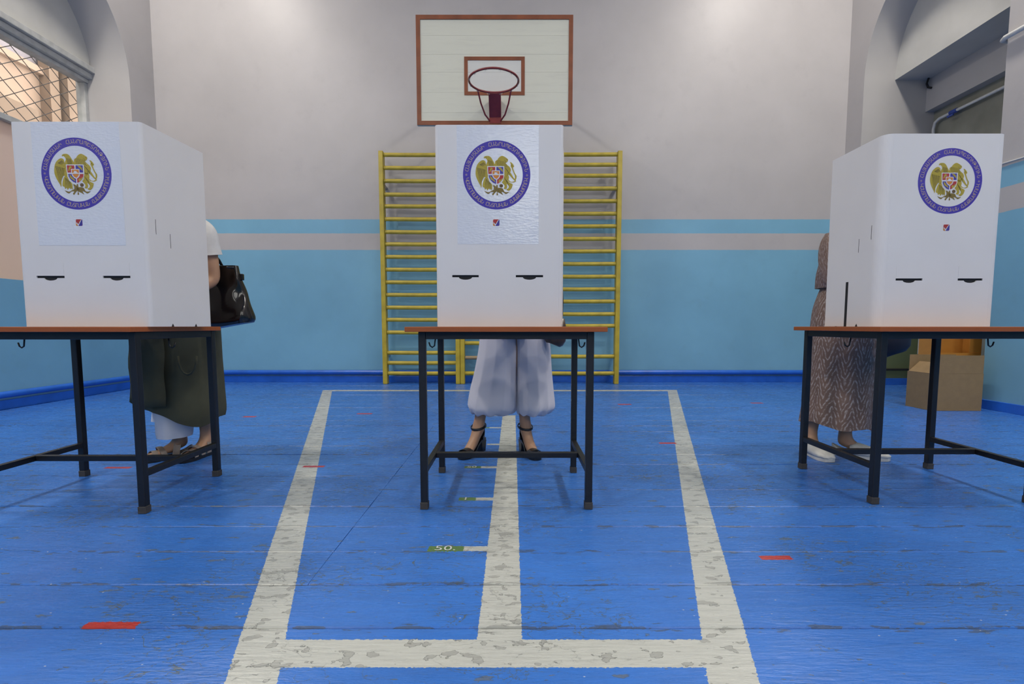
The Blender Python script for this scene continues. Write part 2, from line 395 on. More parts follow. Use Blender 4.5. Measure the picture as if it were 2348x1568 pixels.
# back wall, plain walls, ceiling
tag(MB().box(XL - .9, XR + 1.1, YB, YB + .25, -.1, ZC).build('wall_back', M_wall), 'pale grey back wall with light blue dado and stripe', kind='structure')
wf = MB(); WX = [(-3.5, -2.3), (-.35, .95), (2.2, 3.4)]; WZ = (2.6, 4.5); xs_ = [XL - .9] + [q for w in WX for q in w] + [XR + 1.1]
wf.box(xs_[0], xs_[-1], YF - .25, YF, -.1, WZ[0]).box(xs_[0], xs_[-1], YF - .25, YF, WZ[1], ZC)
for i in range(0, len(xs_), 2): wf.box(xs_[i], xs_[i + 1], YF - .25, YF, WZ[0], WZ[1])
tag(wf.build('wall_front', M_wall), 'painted gym wall with three added windows behind the viewer', kind='structure')
for i, (a, b_) in enumerate(WX):  # added unseen windows: shine on the middle film, fill light for the booths
    w_ = thing('window_%d' % (i + 2), ((a + b_) / 2, YF - .12, WZ[0]), 'added unseen window behind the viewer, lighting the booth fronts', 'window'); del w_['category']; w_['kind'] = 'structure'
    for q in ((a, a + .06, WZ[0], WZ[1]), (b_ - .06, b_, WZ[0], WZ[1]), (a + .06, b_ - .06, WZ[0], WZ[0] + .06), (a + .06, b_ - .06, WZ[1] - .06, WZ[1]), ((a + b_) / 2 - .03, (a + b_) / 2 + .03, WZ[0] + .06, WZ[1] - .06)):
        MB().box(q[0], q[1], YF - .16, YF - .08, q[2], q[3]).build('frame', M_frame, w_)
    MB().box(a + .06, b_ - .06, YF - .125, YF - .12, WZ[0] + .06, WZ[1] - .06).build('pane', M_glass, w_)
tag(MB().box(XL - .9, XR + 1.1, YF - .25, YB + .25, ZC, ZC + .2).build('ceiling', M_ceil), 'whitewashed gym ceiling', kind='structure')

def arch_wall(name, X, side, ya, yb, zs, h0, b, depth, mface, mrev, label):
    """wall plane x = X with an arched niche ya..yb; side = -1 left, +1 right"""
    w = MB(); yc, a = (ya + yb) / 2, (yb - ya) / 2; n = 28
    w.quad((X, YF, 0), (X, ya, 0), (X, ya, ZC), (X, YF, ZC)); w.quad((X, yb, 0), (X, YB, 0), (X, YB, ZC), (X, yb, ZC))
    if zs > 0: w.quad((X, ya, 0), (X, yb, 0), (X, yb, zs), (X, ya, zs))
    arc = [(yc - a * math.cos(PI * i / n), h0 + b * math.sin(PI * i / n)) for i in range(n + 1)]
    for (p, q) in zip(arc[:-1], arc[1:]): w.quad((X, p[0], p[1]), (X, q[0], q[1]), (X, q[0], ZC), (X, p[0], ZC))
    me_o = w.build(name, mface); tag(me_o, label, kind='structure')
    r = MB(); Xd = X + side * depth
    pts = [(ya, zs)] + arc + [(yb, zs)]
    for (p, q) in zip(pts[:-1], pts[1:]): r.quad((X, p[0], p[1]), (Xd, p[0], p[1]), (Xd, q[0], q[1]), (X, q[0], q[1]))
    if zs > 0: r.quad((X, ya, zs), (X, yb, zs), (Xd, yb, zs), (Xd, ya, zs))
    r.build('niche_reveal', mrev, me_o, smooth=True, auto=35)
    return me_o, arc
wl, arcL = arch_wall('wall_left', XL, -1, 3.83, 6.23, 1.19, 3.7, 1.2, .66, M_wall, M_plain, 'left gym wall with arched window niche')
wr, arcR = arch_wall('wall_right', XR, 1, 4.54, 6.355, 0.0, 3.80, 1.025, 1.0, M_wall, M_reveal, 'right gym wall with arched niche')

# left window
win = thing('window_1', (-5.22, 5.03, 1.19), 'tall arched window with mesh grille, clear upper pane and frosted lower pane', 'window'); del win['category']; win['kind'] = 'structure'
def fan(arc, x0, x1, z0, ins=0.0):
    b = MB(); pts = [(y, z) for y, z in arc if z >= z0 - .02]; n = len(pts)
    va = [(x0, y, z) for y, z in pts] + [(x0, pts[-1][0], z0), (x0, pts[0][0], z0)]
    vb = [(x1, y, z) for _, y, z in va]; N = len(va)
    b.add(va + vb, [tuple(range(N)), tuple(reversed(range(N, 2 * N)))] + [(i, (i + 1) % N, N + (i + 1) % N, N + i) for i in range(N)])
    return b
fan(arcL, -5.16, -5.10, 3.86).build('lunette_panel', M_lun, win, tri=True)
MB().box(-5.20, -5.06, 3.83, 6.23, 3.80, 3.87).build('transom', M_frame, win, bevel=.006)
MB().box(-5.22, -5.10, 3.83, 6.23, 3.735, 3.80).build('transom', M_frame, win, bevel=.006)
MB().box(-5.26, -5.15, 3.83, 6.23, 3.69, 3.735).build('head_rail', M_frame, win, bevel=.004)
MB().box(-5.27, -5.17, 6.19, 6.23, 1.19, 3.69).build('jamb', M_frame, win, bevel=.004)
MB().box(-5.27, -5.17, 3.83, 3.88, 1.19, 3.69).build('jamb', M_frame, win, bevel=.004)
MB().box(-5.27, -5.16, 3.88, 5.56, 2.85, 2.91).build('mullion', M_frame, win, bevel=.004)
MB().box(-5.26, -5.18, 5.56, 5.60, 1.19, 2.91).build('mullion', M_frame, win, bevel=.004)
MB().box(-5.27, -5.16, 3.88, 6.19, 1.19, 1.24).build('mullion', M_frame, win, bevel=.004)
MB().box(-5.226, -5.220, 3.88, 6.19, 2.91, 3.69).build('pane', M_glass, win)
MB().box(-5.226, -5.220, 5.60, 6.19, 1.24, 2.91).build('pane', M_frost, win)
MB().box(-5.226, -5.220, 3.88, 5.56, 1.24, 2.85).build('pane', M_frost, win)
gr = thing('window_grille', (-5.42, 5.03, 1.3), 'diamond wire security grille outside the left window', 'grille')
MB().box(-5.44, -5.40, 3.7, 6.45, 3.86, 3.89).build('top_bar', M_chrome, gr)
M_wire = mat('dull_wire', (.16, .14, .13), .6)
for sl, in ((.72,), (-.72,)):
    c = -6.0
    while c < 8.0:
        pts = []
        y0, z0, y1, z1 = 3.75, 0, 6.4, 0; z0 = 2.6 + sl * (y0 - 5) + c; z1 = 2.6 + sl * (y1 - 5) + c
        lo, hi = 1.2, 3.87
        def cl(y0, z0, y1, z1):
            t0, t1 = 0.0, 1.0; d = z1 - z0
            for e, s_ in ((lo, 1), (hi, -1)):
                ta = (e - z0) / d
                if d * s_ > 0: t0 = max(t0, ta)
                else: t1 = min(t1, ta)
            return t0, t1
        t0, t1 = cl(y0, z0, y1, z1)
        if t1 - t0 > .04:
            P = [(-5.42 + (.004 if sl > 0 else -.004), y0 + (y1 - y0) * t, z0 + (z1 - z0) * t) for t in (t0, t1)]
            MB().tube(P, .0045, 5).build('wire', M_wire, gr)
        c += .165
# the building across the yard
bd = thing('building', (-9.2, 9.0, 0), 'peach plastered facade seen through the left window', 'building')
MB().box(-9.6, -9.0, -6.0, 24.0, -.2, 5.55).build('wall', M_facade, bd); MB().box(-9.6, -9.05, -6.0, 24.0, 5.55, 11.0).build('sky_block', mat('lilac_sky_colour', (.20, .175, .19), .9), bd)  # lilac upper block added in place of the sky over the facade
MB().box(-9.0, -8.8, 9.75, 9.95, -.2, 8.0).build('pilaster', M_facade2, bd); MB().box(-9.0, -8.72, 10.05, 12.6, -.2, 8.0).build('pilaster', M_facade2, bd)
MB().box(-9.0, -8.9, -6, 9.75, 5.5, 5.62).build('ledge', M_facade, bd); MB().box(-9.0, -8.5, 3.0, 9.15, -.2, 4.6).build('annex_wall', M_facade2, bd)
tag(MB().box(-9.6, -5.6, -8, 26, -.4, -.2).build('yard_ground', mat('yard_concrete', (.2, .19, .175), .9)), 'concrete yard outside the left window', kind='structure')

# right niche: lunette, beam and dark recess, pipe
tr = thing('trim_1', (4.73, 5.45, 3.79), 'white lunette and beam inside the right niche', 'trim'); del tr['category']; tr['kind'] = 'structure'
fan(arcR, 4.73, 5.14, 3.79).build('lunette_panel', M_lun, tr, tri=True)
MB().box(5.13, 5.24, 4.54, 6.355, 3.41, 3.789).build('beam', M_plain, tr)
MB().box(5.24, 5.34, 4.54, 6.355, 0, 3.79).build('recess_back', mat('grey_olive_recess', (.25, .25, .20), .6, var=.2, sc=3), tr)
pp = thing('heating_pipe', (5.2, 6.28, 0), 'white riser pipe with blue valve in the right niche', 'pipe')
MB().tube([(5.19, 6.29, .4), (5.19, 6.29, 3.18), (5.19, 6.27, 3.25), (5.19, 6.21, 3.275), (5.19, 4.60, 3.275)], .017, 10).build('pipe', M_pipe, pp, smooth=True, auto=50)
M_valve = mat('blue_valve', (.03, .07, .35), .4)
MB().tube([(5.19, 6.06, 3.275), (5.19, 5.97, 3.275)], .026, 8).box(5.15, 5.165, 5.98, 6.06, 3.22, 3.24).build('valve', M_valve, pp)
MB().tube([(5.185, 6.25, 3.05), (5.215, 6.33, 3.05)], .02, 8).build('bracket', M_chrome, pp)
pw = thing('wall_pipe', (4.3, 4.3, 3.26), 'white pipe bending round the right pier', 'pipe')
MB().tube([(4.55, 4.585, 3.285), (4.42, 4.59, 3.283), (4.34, 4.575, 3.28), (4.315, 4.53, 3.277), (4.315, 4.3, 3.27), (4.315, 2.0, 3.24)], .021, 10).build('pipe', M_pipe, pw, smooth=True, auto=50)
MB().tube([(4.335, 4.35, 3.272), (4.36, 4.35, 3.272)], .012, 8).build('bracket', M_chrome, pw)
tag(MB().tube([(4.343, 4.53, 2.195), (4.343, 4.2, 2.185), (4.343, 2.0, 2.17)], .006, 6).build('wall_cable', M_pipe), 'thin cable clipped to the right pier above the blue stripe', 'cable')
hk = MB().tube([(5.10, 6.30, 3.79), (5.09, 6.31, 3.73), (5.10, 6.30, 3.68), (5.12, 6.27, 3.66)], .012, 6).build('cable_stub', M_dark); tag(hk, 'dark cable end hanging in the corner of the right niche', 'cable')

# skirting and painted heating pipes
def skirt(name, x0, x1, y0, y1): return tag(MB().box(x0, x1, y0, y1, 0, .085).build(name, M_bluebase, bevel=.004), 'blue painted skirting', kind='structure')
skirt('baseboard_back', XL + .02, XR - .02, YB - .022, YB - .001); skirt('baseboard_left', XL + .001, XL + .022, YF + .01, YB - .025)
skirt('baseboard_right', XR - .022, XR - .001, YF + .01, 4.54)
skirt('baseboard_niche', XR - .022, 5.23, 6.332, 6.354); skirt('baseboard_corner', XR - .022, XR - .001, 6.36, YB - .025)
def wpipe(name, pts, label):
    t = MB().tube(pts, .030, 12).build(name, M_bluebase, smooth=True, auto=50); tag(t, label, 'pipe'); return t
wpipe('heating_pipe', [(XL + .06, YB - .04, .137), (-1.72, YB - .04, .137)], 'blue painted heating pipe along the back wall left of the wall bars')
wpipe('heating_pipe', [(-1.60, YB - .036, .137), (-.72, YB - .036, .137)], 'short blue heating pipe behind the leftmost wall bars')
wpipe('heating_pipe', [(.42, YB - .036, .137), (1.33, YB - .036, .137)], 'short blue heating pipe behind the rightmost wall bars')
wpipe('heating_pipe', [(1.42, YB - .04, .137), (XR - .06, YB - .04, .137)], 'blue painted heating pipe along the back wall right of the wall bars')
wpipe('heating_pipe', [(XL + .04, YF + .05, .137), (XL + .04, YB - .08, .137)], 'blue painted heating pipe along the left wall')
tag(MB().tube([(XR + .02, 6.325, .20), (5.2, 6.325, .20)], .014, 8).build('heating_pipe', M_dark), 'thin dark pipe low on the green niche wall', 'pipe')

# ------------------------------------------------------------------ ceiling lamps
def lamp(x, y, label):
    t = thing('ceiling_lamp', (x, y, ZC), label, 'lamp', 'round ceiling lamps')
    MB().loft([(x, y, ZC - .001, .27, .27), (x, y, ZC - .06, .26, .26), (x, y, ZC - .07, .23, .23)], 28).build('housing', M_frame, t, smooth=True, auto=40)
    MB().loft([(x, y, ZC - .0705, .22, .22), (x, y, ZC - .10, .20, .20), (x, y, ZC - .12, .13, .13), (x, y, ZC - .125, .03, .03)], 24).build('diffuser', M_lamp, t, smooth=True)
    ld = bpy.data.lights.new('lamp_light', 'AREA'); ld.shape = 'DISK'; ld.size = .42; ld.energy = LAMP_W; ld.color = (1.0, .925, .83)
    lo = bpy.data.objects.new('lamp_light', ld); C.objects.link(lo); lo.location = (x, y, ZC - .14)
    lo.parent = t; lo.matrix_parent_inverse = Matrix.Translation((x, y, ZC)).inverted()
for y, w in ((4.65, 'nearest the back wall'), (2.0, 'above the voting tables'), (-.8, 'behind the viewer'), (-3.6, 'by the front wall')):
    lamp(-3.9, y, 'round ceiling lamp on the left side, ' + w); lamp(3.5, y, 'round ceiling lamp on the right side, ' + w)

# ------------------------------------------------------------------ wall bars
rungL = [2.926, 2.764, 2.602, 2.433, 2.286, 2.124, 1.962, 1.808, 1.647, 1.485, 1.323, 1.161, .998, .839, .675, .409, .275, .139]
rungM = [2.926, 2.79, 2.65, 2.50, 2.34, 2.18, 2.02, 1.86, 1.70, 1.54, 1.38, 1.22, 1.06, .90, .74, .535, .139]
rungR = [2.931, 2.805, 2.669, 2.509, 2.351, 2.193, 2.036, 1.877, 1.719, 1.558, 1.396, 1.234, 1.077, .913, .76, .361, .139]
def bars(x0, x1, rungs, label, broken=None):
    t = thing('wall_bars', ((x0 + x1) / 2, 6.5, 0), label, 'wall bars', 'yellow wall bars')
    for xa, xb in ((x0, x0 + .056), (x1 - .056, x1)):
        u = MB().box(xa, xb, 6.405, 6.515, 0, 2.965).build('upright', M_yellow, t, bevel=.006)
        for z in (.35, 2.55): MB().box(xa + .012, xb - .012, 6.515, YB - .001, z, z + .03).build('wall_bracket', M_chrome, u)
    L = x1 - x0 - .112
    me = MB().tube([(-L / 2, 0, 0), (-L / 4, 0, -.002), (0, 0, -.003), (L / 4, 0, -.002), (L / 2, 0, 0)], .026, 12, ell=(1.0, .85)).mesh('rung', smooth=True, auto=60)
    me.materials.append(M_yellow)
    for z in rungs: link('rung', me, None, t, ((x0 + x1) / 2, 6.45, z))
    if broken: tag(MB().tube([(x0 + .064, 6.44, broken), (x1 - .056, 6.45, broken - .006)], .024, 12).build('rung', M_bare, t, smooth=True, auto=60), 'bare wooden rung with chipped end')
bars(-1.70, -.690, rungL, 'yellow wooden wall bars left of the middle booth')
bars(-.686, .342, rungM, 'yellow wooden wall bars behind the middle booth with a bare broken rung', .345)
bars(.346, 1.385, rungR, 'yellow wooden wall bars right of the middle booth')

# ------------------------------------------------------------------ basketball hoop
hp = thing('basketball_hoop', (-.18, 5.0, 2.72), 'wooden basketball backboard with rust brown border and red ring without net', 'basketball hoop')
bx0, bx1, bz0, bz1, by = -.937, .582, 2.72, 3.746, 5.0
zs = [bz0, 2.84, 3.03, 3.22, 3.385, 3.56, bz1]
for a, b in zip(zs[:-1], zs[1:]):
    MB().box(bx0, bx1, by, by + .03, a + .0005, b - .0005).build('board', M_board, hp)
bw = .040
for q in ((bx0, bx1, bz1 - bw, bz1), (bx0, bx1, bz0, bz0 + bw), (bx0, bx0 + bw, bz0 + bw, bz1 - bw), (bx1 - bw, bx1, bz0 + bw, bz1 - bw)):
    MB().box(q[0], q[1], by - .008, by, q[2], q[3]).build('border_strip', M_rust, hp)
ix0, ix1, iz0, iz1, iw = -.473, .115, 3.003, 3.363, .034
for q in ((ix0, ix1, iz1 - iw, iz1), (ix0, ix1, iz0, iz0 + iw), (ix0, ix0 + iw, iz0 + iw, iz1 - iw), (ix1 - iw, ix1, iz0 + iw, iz1 - iw)):
    MB().box(q[0], q[1], by - .004, by, q[2], q[3]).build('target_strip', M_rust, hp)
rx, ry, rz = -.172, 4.605, 2.95
ring = MB().tube([(rx + .222 * math.cos(2 * PI * i / 48), ry + .222 * math.sin(2 * PI * i / 48), rz) for i in range(48)], .0095, 10, closed=True).build('ring', M_ring, hp, smooth=True)
for i in range(12):
    a = 2 * PI * (i + .5) / 12; cx_, cy_ = rx + .222 * math.cos(a), ry + .222 * math.sin(a); tx, ty = -math.sin(a), math.cos(a)
    MB().tube([(cx_ - tx * .014, cy_ - ty * .014, rz - .008), (cx_ - tx * .008, cy_ - ty * .008, rz - .02), (cx_, cy_, rz - .012), (cx_ + tx * .008, cy_ + ty * .008, rz - .02), (cx_ + tx * .014, cy_ + ty * .014, rz - .008)], .002, 5).build('net_hook', M_chrome, ring)
b = MB(); w2 = .058
b.add([(rx - w2, ry + .215, rz - .012), (rx + w2, ry + .215, rz - .012), (rx + w2, by - .002, 2.78), (rx - w2, by - .002, 2.78),
       (rx - w2, ry + .215, rz + .0), (rx + w2, ry + .215, rz + .0), (rx + w2, by - .002, rz + .0), (rx - w2, by - .002, rz + .0)],
      [(0, 1, 2, 3), (4, 7, 6, 5), (0, 4, 5, 1), (1, 5, 6, 2), (2, 6, 7, 3), (3, 7, 4, 0)])
b.build('bracket', M_ring, hp, bevel=.003)
MB().box(rx - w2, rx + w2, by - .012, by - .0085, 2.735, 2.80).build('bracket_plate', M_ring, hp)
for s_ in (-1, 1):
    P0 = Vector((rx + s_ * .155, ry + .16, rz - .004)); P3 = Vector((rx + s_ * .052, by - .012, 2.757))
    P1 = P0.lerp(P3, .35) + Vector((s_ * .012, 0, -.02)); P2 = P0.lerp(P3, .75) + Vector((s_ * .018, 0, -.012))
    MB().tube([P0, P1, P2, P3], .008, 8).build('brace_rod', M_ring, hp, smooth=True, auto=60)
for x in (-.75, .40):
    for z in (3.1, 3.55): MB().tube([(x, by + .03, z), (x * 1.15, YB - .002, z + .05)], .024, 8).build('wall_arm', M_frame, hp, smooth=True, auto=60)

# ------------------------------------------------------------------ tables
TZ = .756
def table(x0, x1, y0, y1, ox, oy0, oy1, label):
    """leg centres x0..x1, y0..y1; top overhang ox, oy0 (near), oy1 (far)"""
    t = thing('table', ((x0 + x1) / 2, (y0 + y1) / 2, 0), label, 'table', 'voting tables')
    r = .0145; zt = TZ - .020
    MB().box(x0 - r - ox, x1 + r + ox, y0 - r - oy0, y1 + r + oy1, zt, TZ).build('tabletop', M_top, t, bevel=.002)
    for x in (x0, x1):
        for y in (y0, y1):
            l = MB().box(x - r, x + r, y - r, y + r, .012, zt).build('leg', M_black, t, bevel=.003)
            MB().box(x - r - .002, x + r + .002, y - r - .002, y + r + .002, 0.0006, .03).build('foot_cap', M_rubber, l, bevel=.002)
    for y in (y0, y1): MB().box(x0 + r, x1 - r, y - .0125, y + .0125, zt - .030, zt).build('apron_rail', M_black, t, bevel=.002)
    for x in (x0, x1):
        MB().box(x - .0125, x + .0125, y0 + r, y1 - r, zt - .030, zt).build('apron_rail', M_black, t, bevel=.002)
        MB().box(x - .0125, x + .0125, y0 + r, y1 - r, .148, .173).build('side_stretcher', M_black, t, bevel=.002)
    MB().box(x0 + .0125, x1 - .0125, (y0 + y1) / 2 - .0125, (y0 + y1) / 2 + .0125, .148, .173).build('cross_stretcher', M_black, t, bevel=.002)
    for x, s_ in ((x0 + .02, -1), (x1 - .02, 1)):
        hy = y0 + .22
        MB().tube([(x, hy, zt - .022), (x + .004 * s_, hy, zt - .05), (x + .006 * s_, hy, zt - .066), (x + .016 * s_, hy, zt - .073), (x + .026 * s_, hy, zt - .066), (x + .031 * s_, hy, zt - .05)], .0032, 8).build('bag_hook', M_black, t, smooth=True)
    return t
table(-.368, .3145, 2.006, 2.516, .045, .045, .045, 'orange topped black steel table under the middle voting booth')
table(-2.175, -1.502, 1.958, 2.452, .012, .04, .03, 'orange topped black steel table under the left voting booth')
table(1.547, 2.219, 2.066, 2.583, .04, .045, .03, 'orange topped black steel table under the right voting booth')

# ------------------------------------------------------------------ emblem (unit ring radius, in the x-z plane, facing -y)
def U(pts, dy):
    return [((x * .5 - 444) / 522.0, dy, -(y * .5 - 391) / 522.0) for x, y in pts]
wing = [(600, 520), (565, 480), (550, 400), (530, 360), (480, 335), (420, 345), (360, 385), (300, 450), (260, 540), (240, 640), (235, 740), (250, 830), (290, 930), (335, 1020), (385, 1110), (405, 1165), (425, 1110), (425, 1010), (455, 920), (510, 840), (600, 860), (640, 700)]
tail = [(530, 860), (610, 850), (660, 980), (740, 1060), (750, 1120), (745, 1250), (705, 1195), (690, 1240), (650, 1190), (600, 1250), (570, 1190), (530, 1230), (505, 1165), (455, 1140), (455, 1060), (480, 960)]
ehead = [(490, 255), (520, 220), (590, 205), (660, 215), (720, 260), (770, 340), (830, 445), (840, 520), (590, 520), (570, 450), (600, 380), (590, 320), (560, 290), (525, 268), (505, 290)]
lhead = [(840, 430), (850, 360), (900, 340), (930, 290), (990, 230), (1060, 205), (1120, 225), (1180, 260), (1240, 310), (1235, 360), (1205, 400), (1165, 420), (1230, 490), (1290, 540), (1330, 620), (1310, 700), (1240, 800), (1100, 760), (1100, 520), (850, 520)]
lbody = [(1110, 740), (1240, 780), (1270, 850), (1260, 930), (1270, 1000), (1370, 1050), (1380, 1100), (1340, 1200), (1260, 1260), (1190, 1220), (1250, 1180), (1262, 1120), (1225, 1070), (1198, 1060), (1215, 1130), (1180, 1210), (1105, 1190), (1130, 1140), (1120, 1080), (1050, 1000), (1100, 930)]
ltail = [(1300, 400), (1340, 400), (1400, 460), (1430, 530), (1395, 565), (1450, 720), (1500, 800), (1500, 880), (1478, 940), (1492, 978), (1440, 950), (1340, 850), (1270, 760), (1310, 700), (1440, 900), (1452, 800), (1420, 740), (1350, 570), (1322, 520), (1330, 460)]
ltip = [(1270, 930), (1310, 975), (1380, 988), (1450, 958), (1480, 970), (1420, 1008), (1340, 1004), (1275, 985)]
shield = [(595, 515), (1125, 515), (1125, 800), (1100, 900), (1040, 990), (960, 1050), (885, 1085), (790, 1050), (700, 980), (640, 880), (610, 770)]
qTL = [(622, 540), (845, 540), (845, 650), (738, 650), (738, 748), (632, 748)]
qTR = [(880, 540), (1095, 540), (1095, 748), (985, 748), (985, 650), (880, 650)]
qBL = [(642, 790), (748, 790), (770, 850), (820, 905), (870, 928), (870, 1055), (780, 1020), (700, 940), (658, 870)]
qBR = [(993, 790), (1105, 790), (1090, 870), (1040, 960), (970, 1020), (900, 1050), (900, 926), (955, 885), (985, 840)]
cen = [(755, 665), (970, 665), (970, 790), (945, 850), (880, 905), (812, 860), (768, 790)]
mount = [(760, 786), (760, 770), (830, 740), (815, 710), (860, 698), (910, 715), (900, 735), (970, 770), (970, 786)]
charges = [[(650, 700), (685, 600), (715, 550), (770, 585), (760, 625), (722, 622), (690, 700)], [(930, 545), (1020, 560), (1070, 620), (1085, 705), (1020, 640), (960, 590)],
           [(680, 810), (720, 825), (760, 880), (830, 950), (842, 1005), (790, 965), (715, 920), (690, 880)], [(945, 960), (960, 910), (1010, 930), (1060, 880), (1075, 920), (1020, 970), (960, 1012)]]
sword = [(878, 1080), (912, 1080), (928, 1200), (912, 1300), (932, 1372), (905, 1398), (882, 1372), (894, 1300), (872, 1200)]
wheatL = [(770, 1085), (870, 1130), (900, 1250), (830, 1330), (780, 1395), (745, 1360), (790, 1300), (700, 1300), (640, 1352), (570, 1330), (505, 1260), (560, 1282), (640, 1302), (720, 1262), (810, 1210)]
wheatR = [(910, 1180), (1000, 1170), (1080, 1195), (1130, 1285), (1200, 1300), (1280, 1288), (1230, 1330), (1170, 1356), (1100, 1310), (1040, 1295), (1085, 1388), (1005, 1340), (910, 1290)]
ball = [(1030 + 58 * math.cos(a * PI / 6), 1108 + 55 * math.sin(a * PI / 6)) for a in range(12)]
def smooth_loop(q, k_=3):
    out = []; N = len(q)
    for i in range(N):
        P = [Vector(q[(i + d) % N]) for d in (-1, 0, 1, 2)]
        for j_ in range(k_):
            f = j_ / k_; out.append(tuple(.5 * (2 * P[1] + (P[2] - P[0]) * f + (2 * P[0] - 5 * P[1] + 4 * P[2] - P[3]) * f * f + (3 * P[1] - P[0] - 3 * P[2] + P[3]) * f ** 3)))
    return out
def pm(polys, dy, name, m, sm=False):
    b = MB()
    for q in polys: b.poly(U(smooth_loop(q) if sm else q, dy))
    me = b.mesh(name, tri=True); me.materials.append(m)
    return me
def stroke(b, p, q, w, dy):
    p, q = Vector(p), Vector(q); d = (q - p).normalized(); n = Vector((-d.y, d.x)) * w * .5
    b.poly(U([p + n, q + n * .3, q - n * .3, p - n], dy))
sb = MB()
for i in range(9):   # long wing feathers
    a = i / 8.0; stroke(sb, (290 + 250 * a, 560 + 60 * a), (385 + 130 * a, 1080 - 250 * a), 13, -.018)
for i in range(6): stroke(sb, (360 + 22 * i, 470 - 14 * i), (470 + 18 * i, 520 - 8 * i), 15, -.018)
for i in range(6): stroke(sb, (560 + 26 * i, 900 + 22 * i), (530 + 38 * i, 1190 + 8 * i), 14, -.018)
for j in range(5):
    for i in range(4): stroke(sb, (615 + 38 * i + 10 * j, 330 + 38 * j + 8 * i), (655 + 38 * i + 10 * j, 372 + 38 * j + 8 * i), 13, -.018)
for j in range(6):
    for i in range(4): stroke(sb, (880 + 52 * j + 8 * i, 330 + 42 * i + 10 * j), (925 + 52 * j + 8 * i, 372 + 42 * i + 10 * j), 13, -.018)
for i in range(5): stroke(sb, (1140 + 30 * i, 560 + 40 * i), (1230 + 20 * i, 640 + 40 * i), 13, -.018)
for i in range(4): stroke(sb, (1130 + 30 * i, 860 + 40 * i), (1190 + 30 * i, 990 + 50 * i), 11, -.018)
for i in range(4): stroke(sb, (800 + 40 * i, 1180 + 20 * (i % 2)), (780 + 60 * i, 1290), 12, -.018)
for d_ in ((1190, 300, 1225, 345), (1130, 330, 1180, 390), (1255, 690, 1170, 870), (1350, 470, 1400, 540), (540, 240, 600, 262)): stroke(sb, d_[:2], d_[2:], 10, -.018)
me_stroke = sb.mesh('engraved_line', tri=True); me_stroke.materials.append(P_line)
rb = MB(); n = 72
rb.add([(r * math.cos(2 * PI * i / n), -.002, r * math.sin(2 * PI * i / n)) for r in (1.0, .775) for i in range(n)], [(i, (i + 1) % n, n + (i + 1) % n, n + i) for i in range(n)])
me_ring = rb.mesh('ring_band'); me_ring.materials.append(P_blue)
def glyph_mesh(ch, size):
    """fills every outer contour of a letter on its own, so overlapping strokes stay whole"""
    from mathutils.geometry import interpolate_bezier, tessellate_polygon
    cu = bpy.data.curves.new('t', 'FONT'); cu.body = ch; cu.size = size; cu.align_x = 'CENTER'; cu.align_y = 'CENTER'
    o = bpy.data.objects.new('t', cu); C.objects.link(o)
    oe = o.evaluated_get(bpy.context.evaluated_depsgraph_get()); c = oe.to_curve(bpy.context.evaluated_depsgraph_get()); loops = []
    for sp in c.splines:
        B = sp.bezier_points; L = []
        for i in range(len(B)):
            a, b_ = B[i], B[(i + 1) % len(B)]
            L += [Vector((q[0], q[1], 0)) for q in interpolate_bezier(a.co, a.handle_right, b_.handle_left, b_.co, 5)[:-1]]
        loops.append((sum(L[i - 1].x * L[i].y - L[i].x * L[i - 1].y for i in range(len(L))), L))
    oe.to_curve_clear(); bpy.data.objects.remove(o)
    vs, fs = [], []
    if all(A > 0 for A, L in loops): loops = [(-A, L) for A, L in loops]
    for A, L in loops:
        if A >= 0: continue
        x0, x1, y0, y1 = min(p.x for p in L), max(p.x for p in L), min(p.y for p in L), max(p.y for p in L)
        grp = [L] + [H for A2, H in loops if A2 > 0 and x0 <= H[0].x <= x1 and y0 <= H[0].y <= y1]
        b0 = len(vs); vs += [p for g_ in grp for p in g_]; fs += [tuple(b0 + i for i in t_) for t_ in tessellate_polygon(grp)]
    return vs, fs
def arc_text():
    me_all = MB(); glyphs = {}
    def put(ch, ang, inward):
        if ch not in glyphs:
            glyphs[ch] = glyph_mesh(ch, .155)
        vs, fs = glyphs[ch]
        if not vs: return
        cx = (min(v.x for v in vs) + max(v.x for v in vs)) / 2
        rot = ang - PI / 2 if not inward else ang + PI / 2
        cr, sr = math.cos(rot), math.sin(rot); R = .888
        out = []
        for v in vs:
            a, b_ = (v.x - cx), v.y - (0 if ch not in '*' else .02)
            out.append((R * math.cos(ang) + a * cr - b_ * sr, -.012, R * math.sin(ang) + a * sr + b_ * cr))
        me_all.add(out, fs)
    top = 'ՀԱՅԱՍՏԱՆԻ ՀԱՆՐԱՊԵՏՈՒԹՅՈՒՆ'; bot = 'ԿԵՆՏՐՈՆԱԿԱՆ ԸՆՏՐԱԿԱՆ ՀԱՆՁՆԱԺՈՂՈՎ'
    for i, ch in enumerate(top):
        if ch != ' ': put(ch, math.radians(171 - (171 - 9) * i / (len(top) - 1)), False)
    for i, ch in enumerate(bot):
        if ch != ' ': put(ch, math.radians(188 + (352 - 188) * i / (len(bot) - 1)), True)
    for a in (180, 0): put('*', math.radians(a - .5), False)
    return me_all.mesh('lettering')
me_text = arc_text(); me_text.materials.append(P_sand)
me_eagle = pm([wing, tail, ehead], -.010, 'eagle', P_gold, True); me_lion = pm([lhead, lbody, ltail, ltip], -.011, 'lion', P_gold, True)
me_base = pm([sword, wheatL, wheatR], -.012, 'sword_and_wheat', P_dgold, True); me_ball = pm([ball], -.013, 'fruit', P_brown)
me_sh = pm([shield], -.022, 'shield', P_white); me_qr = pm([qTL, qBR], -.026, 'red_quarter', P_red); me_qb = pm([qTR, qBL], -.026, 'blue_quarter', P_nav)
